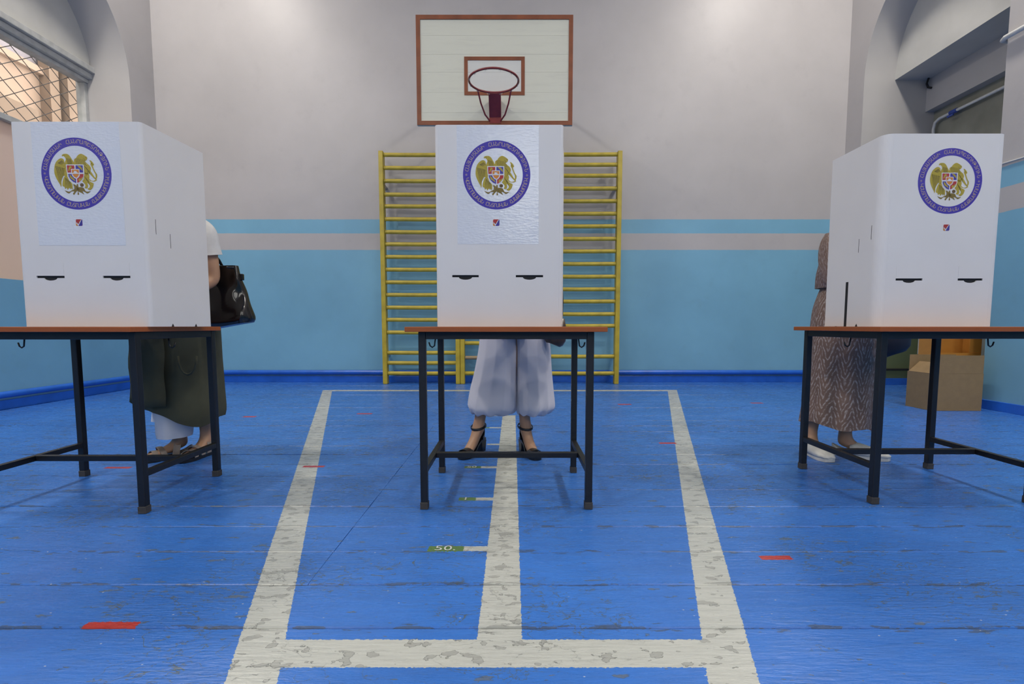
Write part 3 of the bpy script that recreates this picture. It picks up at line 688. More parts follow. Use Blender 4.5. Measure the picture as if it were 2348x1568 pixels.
me_cb = pm([[(735, 645), (990, 645), (990, 790), (970, 852), (930, 900), (880, 922), (820, 897), (768, 842), (748, 785)]], -.030, 'inner_shield', P_white)
me_ce = pm([cen], -.034, 'inner_shield_field', P_oran); me_mt = pm([mount], -.038, 'mountain', P_white); me_chg = pm(charges, -.030, 'quarter_charge', P_gold)
def logo_mesh(which):
    b = MB()
    if which == 'base': b.poly([(x, -.002, z) for x, z in rounded(-.5, .5, -.5, .5, .16)]); m = P_red
    if which == 'blue': b.poly([(-.12, -.06, -.5), (.34, -.06, -.5), (.5, -.06, -.34), (.5, -.06, .34), (.40, -.06, .46)]); m = P_nav
    if which == 'orange': b.poly([(-.5, -.06, -.02), (-.5, -.06, -.34), (-.34, -.06, -.5), (-.12, -.06, -.5)]); m = P_oran
    if which == 'tick': b.poly([(-.48, -.12, .0), (-.14, -.12, -.5), (.42, -.12, .47), (.30, -.12, .42), (-.12, -.12, -.24), (-.38, -.12, .02)]); m = P_white
    me = b.mesh('logo_' + which, tri=True); me.materials.append(m); return me
def rounded(x0, x1, z0, z1, r, n=5):
    P = []
    for cx, cz, a0 in ((x1 - r, z1 - r, 0), (x0 + r, z1 - r, 90), (x0 + r, z0 + r, 180), (x1 - r, z0 + r, 270)):
        for i in range(n + 1): a = math.radians(a0 + 90 * i / n); P.append((cx + r * math.cos(a), cz + r * math.sin(a)))
    return P
logo = {k_: logo_mesh(k_) for k_ in ('base', 'blue', 'orange', 'tick')}

def child_local(name, me, parent, scale=None, loc=None):
    o = bpy.data.objects.new(name, me); C.objects.link(o); o.parent = parent
    if scale: o.scale = scale
    if loc: o.location = loc
    return o

# ------------------------------------------------------------------ voting booths
BH = .80
def booth(x0, x1, y0, left, right, label, emb, logo_c, slots, film=None, gap_y=None, round_=.012):
    """x0..x1 front panel at y0; left/right: list of (x, y) going back from each front corner"""
    z0 = TZ + .0008; t = thing('voting_booth', ((x0 + x1) / 2, y0, z0), label, 'voting booth', 'cardboard voting booths')
    th = .0045
    # front panel with two slots and a thumb notch below each
    b = MB(); xs = [x0 + round_]
    for s in slots: xs += [s[0], s[1]]
    xs.append(x1 - round_); za, zb = slots[0][2] - .005, slots[0][2] + .004; z1 = z0 + BH
    for i in range(len(xs) - 1):
        a, c = xs[i], xs[i + 1]
        b.quad((a, y0, zb), (c, y0, zb), (c, y0, z1), (a, y0, z1))
        if i % 2 == 0:
            b.quad((a, y0, za), (c, y0, za), (c, y0, zb), (a, y0, zb)); b.quad((a, y0, z0), (c, y0, z0), (c, y0, za), (a, y0, za))
        else:
            m = (a + c) / 2; arc = [(m + .027 * math.cos(PI * q / 8), y0, za - .010 * math.sin(PI * q / 8)) for q in range(9)]
            b.poly([(a, y0, za), (a, y0, z0), (c, y0, z0), (c, y0, za)] + arc)
    fp = b.build('front_panel', M_card, t, tri=True); md = fp.modifiers.new('thickness', 'SOLIDIFY'); md.thickness = th; md.offset = 0
    def side(pts, sgn):
        X = x0 if sgn < 0 else x1; r = round_
        path = [(X - sgn * r + sgn * r * math.sin(PI / 2 * q / 8), y0 + r - r * math.cos(PI / 2 * q / 8)) for q in range(9)] + pts
        w = MB(); V = []
        for (x, y) in path: V += [(x, y, z0), (x, y, z1)]
        w.add(V, [(2 * i, 2 * i + 2, 2 * i + 3, 2 * i + 1) for i in range(len(path) - 1)])
        o = w.build('side_panel', M_card, t); md = o.modifiers.new('thickness', 'SOLIDIFY'); md.thickness = th; md.offset = 0
        return o
    sl, sr = side(left, -1), side(right, 1)
    for s in slots:   # flap pressed in above each slot
        MB().box(s[0] + .001, s[1] - .001, y0 - th / 2 - .0008, y0 - th / 2 - .0001, zb, zb + .052).build('slot_flap', M_card, fp)
        MB().box(s[0] - .012, s[1] + .012, y0 + .004, y0 + .006, za - .022, zb + .02).build('slot_shade', M_dark, fp)  # dark sheet added behind the opening for the shade inside the booth
    # tabs, slits and notches on the visible side panel
    for pts, o, sgn in ((left, sl, -1), (right, sr, 1)):
        X0 = x0 if sgn < 0 else x1
        def atY(y):
            P = [(X0, y0 + round_)] + pts
            for p, q in zip(P[:-1], P[1:]):
                if p[1] <= y <= q[1]: return p[0] + (q[0] - p[0]) * (y - p[1]) / (q[1] - p[1])
            return P[-1][0]
        for y, h0, h1, w in ((y0 + .045, .375, .435, .0018), (y0 + .12, .33, .39, .0018)):
            x = atY(y) + sgn * th / 2; MB().box(x - .0006, x + .0006, y, y + w, z0 + h0, z0 + h1).build('slit', M_dark, o)
        for y in (y0 + .11, y0 + .25):
            x = atY(y) + sgn * (th / 2 + .0004)
            MB().add([(x, y - .008, z0), (x, y + .008, z0), (x, y, z0 + .013), (x - sgn * .001, y - .008, z0), (x - sgn * .001, y + .008, z0), (x - sgn * .001, y, z0 + .013)], [(0, 1, 2), (3, 5, 4), (0, 2, 5, 3), (1, 4, 5, 2), (0, 3, 4, 1)]).build('notch', M_dark, o)
        if gap_y and sgn < 0:
            x = atY(gap_y) + sgn * th / 2
            MB().box(x - .0008, x + .0008, gap_y - .008, gap_y + .008, z0, z0 + .205).build('slit', M_dark, o)
            MB().box(x - .0006, x + .0004, gap_y + .009, pts[-1][1] - .001, z0 + .001, z0 + .20).build('overlap_flap', M_card, o)
    yf = y0 - th / 2
    if film:
        f = MB().box(film[0], film[1], yf - .0006, yf - .0001, film[2], min(film[3], z1 - .0005)).build('film_sheet', M_film, t); f['label'] = 'glossy clear film sheet over the emblem'; yf -= .0006
    # emblem
    cx, cz, R = emb
    e = bpy.data.objects.new('emblem', me_ring); C.objects.link(e); e.parent = t
    e.matrix_parent_inverse = Matrix.Translation(-t.location); e.location = (cx, yf - .0002, cz); e.scale = (R, .03, R)
    e['label'] = 'round blue emblem with gold eagle, lion and shield'
    for nm, me in (('lettering', me_text), ('eagle', me_eagle), ('lion', me_lion), ('sword_and_wheat', me_base), ('fruit', me_ball), ('engraved_line', me_stroke), ('shield', me_sh),
                   ('red_quarter', me_qr), ('blue_quarter', me_qb), ('quarter_charge', me_chg), ('inner_shield', me_cb), ('inner_shield_field', me_ce), ('mountain', me_mt)):
        child_local(nm, me, e)
    g = bpy.data.objects.new('check_mark_logo', logo['base']); C.objects.link(g); g.parent = t
    g.matrix_parent_inverse = Matrix.Translation(-t.location); g.location = (logo_c[0], yf - .0002, logo_c[1]); s = .026; g.scale = (s, .005, s)
    g['label'] = 'small red and blue square logo with white tick'
    for k_ in ('blue', 'orange', 'tick'): child_local('logo_' + k_, logo[k_], g)
    return t
booth(-.309, .2, 2.03, [(-.305, 2.12), (-.290, 2.38)], [(.203, 2.12), (.237, 2.38)], 'white cardboard voting booth in the middle below the basketball hoop',
      (-.065, 1.362, .135), (-.067, 1.175), [(-.247, -.139, .962), (.012, .123, .962)], (-.224, .104, 1.09, 1.56))
booth(-1.971, -1.461, 2.0, [(-1.985, 2.075), (-2.00, 2.35)], [(-1.455, 2.075), (-1.438, 2.35)], 'white cardboard voting booth on the left beside the handbag',
      (-1.722, 1.358, .1385), (-1.724, 1.169), [(-1.91, -1.798, .956), (-1.644, -1.534, .956)], (-1.890, -1.544, 1.08, 1.56))
booth(1.551, 2.063, 2.12, [(1.551, 2.2), (1.551, 2.455)], [(2.063, 2.2), (2.05, 2.455)], 'white cardboard voting booth on the right with rounded corners and a slit side',
      (1.831, 1.364, .1345), (1.829, 1.173), [(1.628, 1.742, .957), (1.892, 1.998, .957)], None, 2.305, .035)

# ------------------------------------------------------------------ cardboard boxes
t = thing('cardboard_box', (3.97, 4.52, 0), 'open brown cardboard box with raised flaps on the floor below the orange carton', 'box')
x0, x1, y0, y1, zt = 3.747, 4.197, 4.372, 4.66, .335
for q in ((x0, x0 + .006, y0, y1), (x1 - .006, x1, y0, y1), (x0 + .006, x1 - .006, y0, y0 + .006), (x0 + .006, x1 - .006, y1 - .006, y1)):
    MB().box(*q, .001, zt).build('side_panel', M_kraft, t)
MB().box(x0 + .006, x1 - .006, y0 + .006, y1 - .006, .001, .007).build('bottom_panel', M_kraft, t)
MB().box(x0 + .012, x1 - .004, y0 + .0005, y0 + .0055, zt + .001, .497).build('flap', M_kraft, t)
MB().box(x0 + .012, x1 - .004, y1 - .0055, y1 - .0005, zt + .001, .49).build('flap', M_kraft, t)
b = MB(); b.add([(x0, y0 + .012, zt + .001), (x0, y1 - .012, zt + .001), (x0 + .085, y1 - .03, zt + .095), (x0 + .085, y0 + .06, zt + .095),
                 (x0 + .005, y0 + .012, zt - .002), (x0 + .005, y1 - .012, zt - .002), (x0 + .09, y1 - .03, zt + .092), (x0 + .09, y0 + .06, zt + .092)],
                [(0, 1, 2, 3), (4, 7, 6, 5), (0, 4, 5, 1), (1, 5, 6, 2), (2, 6, 7, 3), (3, 7, 4, 0)]).build('flap', M_kraft, t)
t = thing('carton', (4.28, 4.83, 0), 'open orange carton standing behind the brown cardboard box', 'box')
x0, x1, y0, y1, zt = 4.06, 4.50, 4.73, 4.93, .80
MB().box(x0, x0 + .006, y0, y1, .001, zt).build('side_panel', M_orange, t); MB().box(x1 - .006, x1, y0, y1, .001, zt).build('side_panel', M_orange, t)
MB().box(x0 + .006, x1 - .006, y1 - .006, y1, .001, zt).build('side_panel', M_orange, t); MB().box(x0 + .006, x1 - .006, y0, y0 + .006, .001, .50).build('front_panel', M_orange, t)
MB().box(x0 + .006, x1 - .006, y0 + .006, y1 - .006, .001, .006).build('bottom_panel', M_orange, t)
for xa, xb in ((x0 + .007, x0 + .03), (x1 - .115, x1 - .007)): MB().box(xa, xb, y0 - .002, y0 + .004, .505, zt).build('front_edge', M_orange, t)

# ------------------------------------------------------------------ people
def skin_body(name, J, E, root, m, parent, sub=2):
    me = bpy.data.meshes.new(name); names = list(J); idx = {k_: i for i, k_ in enumerate(names)}
    me.from_pydata([J[k_][0] for k_ in names], [(idx[a], idx[b_]) for a, b_ in E], [])
    o = bpy.data.objects.new(name, me); C.objects.link(o)
    o.modifiers.new('skin', 'SKIN'); s = o.modifiers.new('sub', 'SUBSURF'); s.levels = sub; s.render_levels = sub
    if not me.skin_vertices: me.attributes  # layer is created with the modifier below
    bm = bmesh.new(); bm.from_mesh(me); lay = bm.verts.layers.skin.verify(); bm.verts.ensure_lookup_table()
    for k_ in names:
        v = bm.verts[idx[k_]][lay]; r = J[k_][1]; v.radius = r if isinstance(r, tuple) else (r, r); v.use_root = (k_ == root)
    bm.to_mesh(me); bm.free()
    dg = bpy.context.evaluated_depsgraph_get(); dg.update()
    ev = bpy.data.meshes.new_from_object(o.evaluated_get(dg)); bpy.data.objects.remove(o)
    for p in ev.polygons: p.use_smooth = True
    ev.materials.clear(); return link(name, ev, m, parent)

def foot_xf(pos, ang):   # local: x forward (toe), y to the left, z up
    return Matrix.Translation(pos) @ Matrix.Rotation(ang, 4, 'Z')
def body(name, parent, X, Y, feet, foot_kind, hip_z, lean, elbows, hands, shx=0.0, hair=True):
    """feet: two (heel position, angle); lean: forward (towards -y) offset of the shoulders"""
    J, E = {}, []
    def j(n, p, r, pr=None):
        J[n] = (tuple(p), r)
        if pr: E.append((pr, n))
    sz = hip_z + .42
    j('pelvis', (X, Y, hip_z), (.135, .10)); j('belly', (X, Y - lean * .25, hip_z + .14), (.125, .10), 'pelvis'); j('chest', (X + shx * .7, Y - lean * .65, hip_z + .30), (.135, .105), 'belly')
    j('collar', (X + shx, Y - lean * .95, sz), (.085, .075), 'chest'); j('neck', (X + shx, Y - lean * 1.15, sz + .075), .048, 'collar')
    hx, hy, hz = X + shx, Y - lean * 1.15 - .03, sz + .15
    j('jaw', (hx, hy - .01, hz), (.062, .07), 'neck'); j('skull', (hx, hy - .005, hz + .075), (.078, .092), 'jaw'); j('crown', (hx, hy + .01, hz + .14), (.055, .065), 'skull')
    j('nose', (hx, hy - .105, hz + .045), .010, 'skull')
    for s, L in ((-1, 'l'), (1, 'r')):
        j('ear' + L, (hx + s * .088, hy, hz + .06), .012, 'skull')
        sh = Vector((X + shx + s * .165, Y - lean * .92, sz - .03)); j('sh' + L, sh, .058, 'collar')
        el = Vector(elbows[0 if s < 0 else 1]); ha = Vector(hands[0 if s < 0 else 1])
        j('ua' + L, sh.lerp(el, .5), .050, 'sh' + L); j('el' + L, el, .043, 'ua' + L); j('fa' + L, el.lerp(ha, .5), .036, 'el' + L); j('wr' + L, ha, .025, 'fa' + L)
        d = (ha - el).normalized(); sd = d.cross(Vector((0, 0, 1))).normalized(); dn = Vector((0, 0, -1))
        pm_ = ha + d * .055; j('palm' + L, pm_, (.034, .016), 'wr' + L)
        for q, (o_, ln) in enumerate(((-.027, .062), (-.009, .072), (.009, .068), (.026, .052))):
            a = pm_ + d * .038 + sd * o_; j(f'f{q}a{L}', a, .0095, 'palm' + L); b_ = a + d * ln * .55 + dn * .012; j(f'f{q}b{L}', b_, .0085, f'f{q}a{L}'); j(f'f{q}c{L}', b_ + d * ln * .35 + dn * .022, .0075, f'f{q}b{L}')
        th = ha + d * .03 - sd * s * .032; j('tha' + L, th, .011, 'palm' + L); j('thb' + L, th + d * .035 - sd * s * .016 + dn * .008, .0095, 'tha' + L)
        hp_ = Vector((X + s * .075, Y, hip_z - .08)); j('hip' + L, hp_, .076, 'pelvis')
        pos, ang = feet[0 if s < 0 else 1]; xf = foot_xf(pos, ang)
        lift = .075 if foot_kind == 'heel' else .02
        an = xf @ Vector((.045, 0, .075 + lift)); kn = hp_.lerp(an, .5) + Vector((0, -.03, 0))
        j('kn' + L, kn, .058, 'hip' + L); j('ca' + L, kn.lerp(an, .35) + Vector((0, .015, 0)), .052, 'kn' + L); j('sn' + L, kn.lerp(an, .75), .036, 'ca' + L); j('an' + L, an, .034, 'sn' + L)
        j('he' + L, xf @ Vector((.028, 0, .032 + lift)), .028, 'an' + L)
        if foot_kind == 'heel': j('in' + L, xf @ Vector((.105, 0, .075)), (.034, .026), 'an' + L); j('ba' + L, xf @ Vector((.165, 0, .034)), (.036, .018), 'in' + L); j('to' + L, xf @ Vector((.215, 0, .024)), (.028, .010), 'ba' + L)
        else: j('in' + L, xf @ Vector((.10, 0, .058)), (.034, .028), 'an' + L); j('ba' + L, xf @ Vector((.17, 0, .036)), (.038, .018), 'in' + L); j('to' + L, xf @ Vector((.225, 0, .030)), (.028, .010), 'ba' + L)
    o = skin_body(name, J, E, 'pelvis', M_skin, parent)
    if hair:
        b = MB(); n, mN = 20, 12
        rings = []
        for i in range(mN):
            a = PI * .5 - (PI * .5 + .5) * i / (mN - 1); rings.append((hx, hy + .022 + .008 * i / mN, hz + .085 + .115 * math.sin(a), .093 * max(.05, math.cos(a)), .108 * max(.05, math.cos(a))))
        fr = lambda th, t: .74 if (math.sin(th) < -.35 and t > .45) else 1.0
        b.loft(rings, n, mod=fr).build('hair', M_hair, o, smooth=True)
    for s in (-1, 1):
        b = MB(); ex, ey, ez = hx + s * .032, hy - .080, hz + .068
        b.loft([(ex, ey, ez + .011, .002, .002), (ex, ey, ez + .007, .010, .006), (ex, ey, ez, .013, .008), (ex, ey, ez - .007, .010, .006), (ex, ey, ez - .011, .002, .002)], 10).build('eye', M_white_shoe, o, smooth=True)
        MB().loft([(ex, ey - .0065, ez + .005, .001, .001), (ex, ey - .0065, ez + .003, .0045, .0025), (ex, ey - .0065, ez - .003, .0045, .0025), (ex, ey - .0065, ez - .005, .001, .001)], 10).build('pupil', M_hair, o, smooth=True)
    MB().loft([(hx, hy - .075, hz + .008, .004, .004), (hx, hy - .078, hz + .003, .022, .010), (hx, hy - .078, hz - .003, .020, .010), (hx, hy - .074, hz - .008, .004, .004)], 12).build('mouth', M_ring, o, smooth=True)
    return o

def shoe_sole(xf, prof, th, m, parent, name='sole'):
    """prof: (x, z_bottom, half width)"""
    b = MB(); vs = []
    for x, z, w in prof: vs += [xf @ Vector(q) for q in ((x, -w, z), (x, w, z), (x, w, z + th), (x, -w, z + th))]
    fs = [(0, 1, 2, 3), tuple(4 * (len(prof) - 1) + i for i in (3, 2, 1, 0))]
    for i in range(len(prof) - 1):
        for k_ in range(4): fs.append((4 * i + k_, 4 * i + 4 + k_, 4 * i + 4 + (k_ + 1) % 4, 4 * i + (k_ + 1) % 4))
    return b.add(vs, fs).build(name, m, parent, smooth=True, auto=45)
def strap(xf, pts, w, th, m, parent, name='strap', closed=False):
    return MB().tube([xf @ Vector(p) for p in pts], w, 8, closed=closed, ell=(1.0, th)).build(name, m, parent, smooth=True)
def arch_strap(xf, x, hw, top, w, m, parent, zb=.015, lean=0.0, name='strap'):
    n = 9; b = MB(); vs = []
    for i in range(n):
        a = PI * i / (n - 1); y = hw * math.cos(a); z = zb + (top - zb) * math.sin(a) ** .8
        for dx, dr in ((-w, 0), (w, 0), (w, .003), (-w, .003)): vs.append(xf @ Vector((x + dx + lean * math.sin(a), y * (1 + dr * 8), z + dr)))
    fs = []
    for i in range(n - 1):
        for k_ in range(4): fs.append((4 * i + k_, 4 * i + (k_ + 1) % 4, 4 * i + 4 + (k_ + 1) % 4, 4 * i + 4 + k_))
    return b.add(vs, fs).build(name, m, parent, smooth=True, auto=50)
def cup(xf, x0, x1, hw, z0, z1, m, parent, name='heel_counter'):
    """horseshoe wall round the heel"""
    n = 13; b = MB(); vs = []
    for i in range(n):
        a = PI / 2 + PI * i / (n - 1); x = x0 + (x1 - x0) * (1 + math.cos(a)) if False else x1 + (x1 - x0) * math.cos(a); y = hw * math.sin(a)
        k_ = abs(math.sin(a)); zt = z1 - (z1 - z0) * .75 * k_ ** 2
        for o_, z in ((1.0, z0), (1.0, zt), (.93, zt), (.93, z0)): vs.append(xf @ Vector((x1 + (x - x1) * o_, y * o_, z)))
    fs = []
    for i in range(n - 1):
        for k_ in range(4): fs.append((4 * i + k_, 4 * i + (k_ + 1) % 4, 4 * i + 4 + (k_ + 1) % 4, 4 * i + 4 + k_))
    fs += [(0, 3, 2, 1), tuple(4 * (n - 1) + q for q in (0, 1, 2, 3))]
    return b.add(vs, fs).build(name, m, parent, smooth=True, auto=50)

def heel_shoe(pos, ang, parent):
    xf = foot_xf(pos, ang)
    s = shoe_sole(xf, [(-.005, .070, .022), (.02, .071, .029), (.05, .070, .028), (.09, .050, .028), (.13, .022, .034), (.17, .005, .041), (.21, .002, .038), (.24, .004, .024), (.25, .006, .010)], .013, M_blackshoe, parent, 'shoe')
    s['label'] = 'black ankle strap sandal with block heel'
    b = MB(); b.add([xf @ Vector(q) for q in ((.0, -.022, .0012), (.04, -.022, .0012), (.04, .022, .0012), (.0, .022, .0012), (-.004, -.026, .072), (.055, -.027, .072), (.055, .027, .072), (-.004, .026, .072))],
                    [(0, 1, 2, 3), (4, 7, 6, 5), (0, 4, 5, 1), (1, 5, 6, 2), (2, 6, 7, 3), (3, 7, 4, 0)]).build('heel', M_blackshoe, s, bevel=.003)
    cup(xf, -.006, .045, .031, .078, .165, M_blackshoe, s)
    strap(xf, [(.047 + .050 * math.cos(2 * PI * i / 16), .044 * math.sin(2 * PI * i / 16), .158 - .012 * math.cos(2 * PI * i / 16)) for i in range(16)], .008, .35, M_blackshoe, s, 'ankle_strap', True)
    arch_strap(xf, .19, .042, .052, .026, M_blackshoe, s, .01, name='toe_strap')
def taupe_sandal(pos, ang, parent):
    xf = foot_xf(pos, ang)
    s = shoe_sole(xf, [(-.012, .002, .018), (.01, .0012, .033), (.06, .0012, .036), (.12, .0012, .040), (.18, .0012, .046), (.22, .0012, .042), (.25, .002, .028), (.262, .004, .012)], .018, M_blackshoe, parent, 'shoe')
    s['label'] = 'taupe metallic sandal on a dark sole'
    cup(xf, -.012, .06, .038, .016, .062, M_taupe, s)
    arch_strap(xf, .085, .040, .105, .018, M_taupe, s, .02, -.02); arch_strap(xf, .135, .044, .075, .014, M_taupe, s, .02, .02); arch_strap(xf, .19, .046, .056, .014, M_taupe, s, .02, -.012)
def clog(pos, ang, parent):
    xf = foot_xf(pos, ang)
    s = shoe_sole(xf, [(-.015, .002, .020), (.005, .0012, .036), (.06, .0012, .038), (.12, .0012, .042), (.18, .0012, .048), (.225, .0012, .043), (.255, .002, .028), (.265, .004, .012)], .024, M_white_shoe, parent, 'shoe')
    s['label'] = 'white slip-on shoe'
    cup(xf, -.016, .065, .041, .022, .066, M_white_shoe, s)
    b = MB(); vs = []; prof = [(.075, .042, .082), (.10, .045, .083), (.14, .048, .074), (.18, .049, .062), (.22, .044, .048), (.25, .030, .036), (.264, .012, .028)]; n = 11
    for x, w, h in prof:
        for i in range(n): a = PI * i / (n - 1); vs.append(xf @ Vector((x, w * math.cos(a), .022 + (h - .022) * math.sin(a) ** .75)))
    b.add(vs, [(i * n + q, i * n + q + 1, (i + 1) * n + q + 1, (i + 1) * n + q) for i in range(len(prof) - 1) for q in range(n - 1)])
    o = b.build('vamp', M_white_shoe, s, smooth=True); md = o.modifiers.new('t', 'SOLIDIFY'); md.thickness = .004; md.offset = 1

def folds(k1, a1, k2=0, a2=0, ph=0.0, p=1.0):
    return lambda th, t: 1 + t ** p * (a1 * math.sin(k1 * th + ph + 1.5 * t) + a2 * math.sin(k2 * th + 2.1 * ph - 2 * t))
def pleats(k1, a1, k2, a2, ph, p=.6):
    return lambda th, t: 1 + t ** p * (a1 * (1 - 2 * abs(math.sin(k1 * .5 * th + ph + .8 * t)) ** .8) + a2 * math.sin(k2 * th + 2.1 * ph - 2 * t))
def resample(R, n):
    out = []
    for i in range(n):
        u = i / (n - 1) * (len(R) - 1); k_ = min(int(u), len(R) - 2); f = u - k_
        P = [R[max(0, k_ - 1)], R[k_], R[k_ + 1], R[min(len(R) - 1, k_ + 2)]]
        out.append(tuple(.5 * (2 * P[1][c] + (P[2][c] - P[0][c]) * f + (2 * P[0][c] - 5 * P[1][c] + 4 * P[2][c] - P[3][c]) * f * f + (3 * P[1][c] - P[0][c] - 3 * P[2][c] + P[3][c]) * f ** 3) for c in range(5)))
    return out

# person in the middle: white gathered trousers, black heeled sandals
X, Y = -.03, 2.90
p2 = thing('person', (X, Y, 0), 'person in loose white trousers and black heeled sandals behind the middle booth', 'person')
feet2 = [((-.185, 2.965, 0), math.radians(-117)), ((.058, 2.965, 0), math.radians(-70))]
bo = body('body', p2, X, Y, feet2, 'heel', .88, .22, [(X - .25, Y - .2, .98), (X + .25, Y - .2, .98)], [(X - .14, Y - .42, .90), (X + .14, Y - .42, .90)])
for q in feet2: heel_shoe(q[0], q[1], p2)
hips = MB().loft(resample([(X, Y, 1.02, .135, .11), (X, Y, .92, .165, .135), (X + .02, Y, .80, .182, .145), (X + .02, Y, .70, .185, .145)], 12), 40, folds(9, .012, 5, .015), cap=False).build('trousers', M_trouser, p2, smooth=True)
hips['label'] = 'loose white trousers gathered below the knee'
for nm, R, ph in (('trouser_leg', [(X - .065, Y, .80, .105, .125), (-.082, Y, .66, .116, .135), (-.095, Y, .50, .130, .142), (-.108, Y, .38, .146, .15), (-.114, Y - .005, .30, .152, .15), (-.118, Y - .005, .268, .142, .14), (-.128, Y, .246, .118, .118), (-.16, Y, .25, .055, .06)], .4),
                  ('trouser_leg', [(X + .125, Y, .80, .098, .125), (.115, Y, .66, .104, .135), (.122, Y, .50, .108, .142), (.128, Y, .38, .114, .15), (.132, Y - .005, .30, .118, .15), (.130, Y - .005, .268, .110, .14), (.118, Y, .246, .090, .118), (.085, Y, .25, .054, .06)], 1.9)):
    MB().loft(resample(R, 40), 128, pleats(12, .030, 5, .022, ph, .45), lambda th, t: t ** 4 * .012 * math.sin(9 * th), cap=False).build(nm, M_trouser, hips, smooth=True)
MB().loft(resample([(X, Y - .25, 1.345, .06, .055), (X, Y - .21, 1.32, .15, .09), (X, Y - .17, 1.22, .185, .125), (X, Y - .08, 1.08, .165, .13), (X, Y, .93, .185, .15)], 16), 32, folds(7, .02), cap=False).build('blouse', M_tee, p2, smooth=True)

# person on the left: olive layers, white cloth below, white T-shirt
X, Y = -1.87, 2.80
p1 = thing('person', (X, Y, 0), 'person in white T-shirt and long olive clothes behind the left booth', 'person')
feet1 = [((-1.905, 2.865, 0), math.radians(-131)), ((-1.805, 2.93, 0), math.radians(-98))]
body('body', p1, X, Y, feet1, 'flat', .85, .20, [(-2.10, 2.62, .90), (-1.60, 2.655, 1.0)], [(-1.99, 2.42, .855), (-1.70, 2.45, .90)], .09)
for q in feet1: taupe_sandal(q[0], q[1], p1)
def zf1(th, t):    # hem: lower on the right and front
    return t ** 2 * (-.045 * math.cos(th) + .025 * math.sin(3 * th + 1))
sk = MB().loft(resample([(X, Y, 1.0, .15, .12), (X, Y, .88, .19, .15), (X - .03, Y, .72, .222, .16), (X - .035, Y, .55, .226, .165), (X - .035, Y, .40, .23, .17), (X - .03, Y, .30, .23, .17), (X - .03, Y, .26, .22, .165)], 30), 110, pleats(12, .030, 5, .025, .3, .6), zf1, cap=False).build('skirt', M_olive, p1, smooth=True)
sk['label'] = 'long olive skirt with uneven hem'
b = MB(); n = 12      # hanging front panel
for i in range(n):
    z = .86 - .53 * i / (n - 1)
    for dx, dy in ((-.13, -.012), (-.07, -.03), (.0, -.02), (.045, .0)): b.v.append((X - .03 + dx, Y - .175 - .02 * i / n + dy + .006 * math.sin(i * 1.3 + dx * 30), z + (.03 if dx < -.1 else 0) * i / n))
b.f += [(i * 4 + q, i * 4 + q + 1, (i + 1) * 4 + q + 1, (i + 1) * 4 + q) for i in range(n - 1) for q in range(3)]
o = b.build('front_panel', M_olive, sk, smooth=True); md = o.modifiers.new('t', 'SOLIDIFY'); md.thickness = .004
MB().tube([(-1.735 + .05 * math.cos(a), 2.622 - .004 * abs(math.sin(a)), .60 + .10 * math.sin(a)) for a in [PI + PI * i / 8 for i in range(9)]], .006, 6).build('pocket_edge', M_olive, sk, smooth=True)
ul = MB().loft(resample([(-1.915, 2.80, .55, .085, .10), (-1.92, 2.79, .35, .092, .11), (-1.925, 2.775, .20, .088, .105), (-1.925, 2.77, .135, .082, .10)], 16), 40, folds(5, .03, 8, .02, .5), cap=False).build('white_trouser_leg', M_wcloth, p1, smooth=True)
MB().loft(resample([(-1.92, 2.88, .55, .16, .06), (-1.93, 2.88, .35, .175, .07), (-1.94, 2.88, .20, .18, .075)], 14), 48, folds(7, .05, 11, .03, 1.0), cap=False).build('white_hem', M_wcloth, p1, smooth=True)
ts = MB().loft(resample([(X + .09, Y - .23, 1.295, .055, .06), (X + .09, Y - .20, 1.28, .13, .085), (X + .08, Y - .17, 1.20, .18, .12), (X + .03, Y - .09, 1.08, .165, .13), (X, Y, .92, .19, .155)], 16), 32, folds(7, .02), cap=False).build('tshirt', M_tee, p1, smooth=True)
for s, el in ((-1, Vector((-2.10, 2.62, .90))), (1, Vector((-1.60, 2.655, 1.0)))):
    sh = Vector((X + .09 + s * .165, Y - .184, 1.24)); d = el - sh
    MB().tube([sh + Vector((-s * .10, 0, .045)), sh + Vector((-s * .05, 0, .040)), sh + Vector((-s * .015, 0, .028)), sh + Vector((s * .004, 0, .008)), sh + d * .16, sh + d * .34, sh + d * .46], [.03, .048, .058, .064, .066, .066, .069], 24, caps=False).build('sleeve', M_tee, ts, smooth=True).modifiers.new('round', 'SUBSURF').levels = 2

# person on the right: brown printed dress, white shoes
X, Y = 1.90, 2.88
p3 = thing('person', (X, Y, 0), 'person in long brown leaf-print dress and white shoes behind the right booth', 'person')
feet3 = [((1.775, 2.95, 0), math.radians(-92)), ((1.915, 2.885, 0), math.radians(-38))]
body('body', p3, X, Y, feet3, 'flat', .82, .18, [(1.742, 2.70, .99), (2.10, 2.70, 1.02)], [(1.85, 2.48, .90), (2.02, 2.46, .91)])
for q in feet3: clog(q[0], q[1], p3)
def zf3(th, t): return t ** 3 * (.02 * math.cos(th + PI) + .012 * math.sin(4 * th))
dr = MB().loft(resample([(X, Y - .04, .99, .12, .11), (X + .005, Y - .03, .94, .135, .13), (X + .01, Y - .02, .85, .155, .15), (X + .015, Y - .02, .72, .168, .155), (X + .015, Y - .02, .55, .170, .155), (X + .01, Y - .02, .36, .178, .16), (X, Y - .02, .18, .190, .165)], 34), 84, folds(10, .028, 6, .03, .2, .7), zf3, cap=False, uvs=True).build('dress_skirt', M_dress, p3, smooth=True)
dr['label'] = 'long brown skirt of the dress with pale leaf strokes'
MB().loft(resample([(X, Y - .21, 1.265, .055, .06), (X, Y - .18, 1.25, .13, .09), (X, Y - .15, 1.16, .185, .125), (X, Y - .08, 1.06, .175, .13), (X, Y - .03, .975, .15, .12)], 18), 36, folds(7, .03), cap=False, uvs=True).build('dress_top', M_dress, p3, smooth=True)
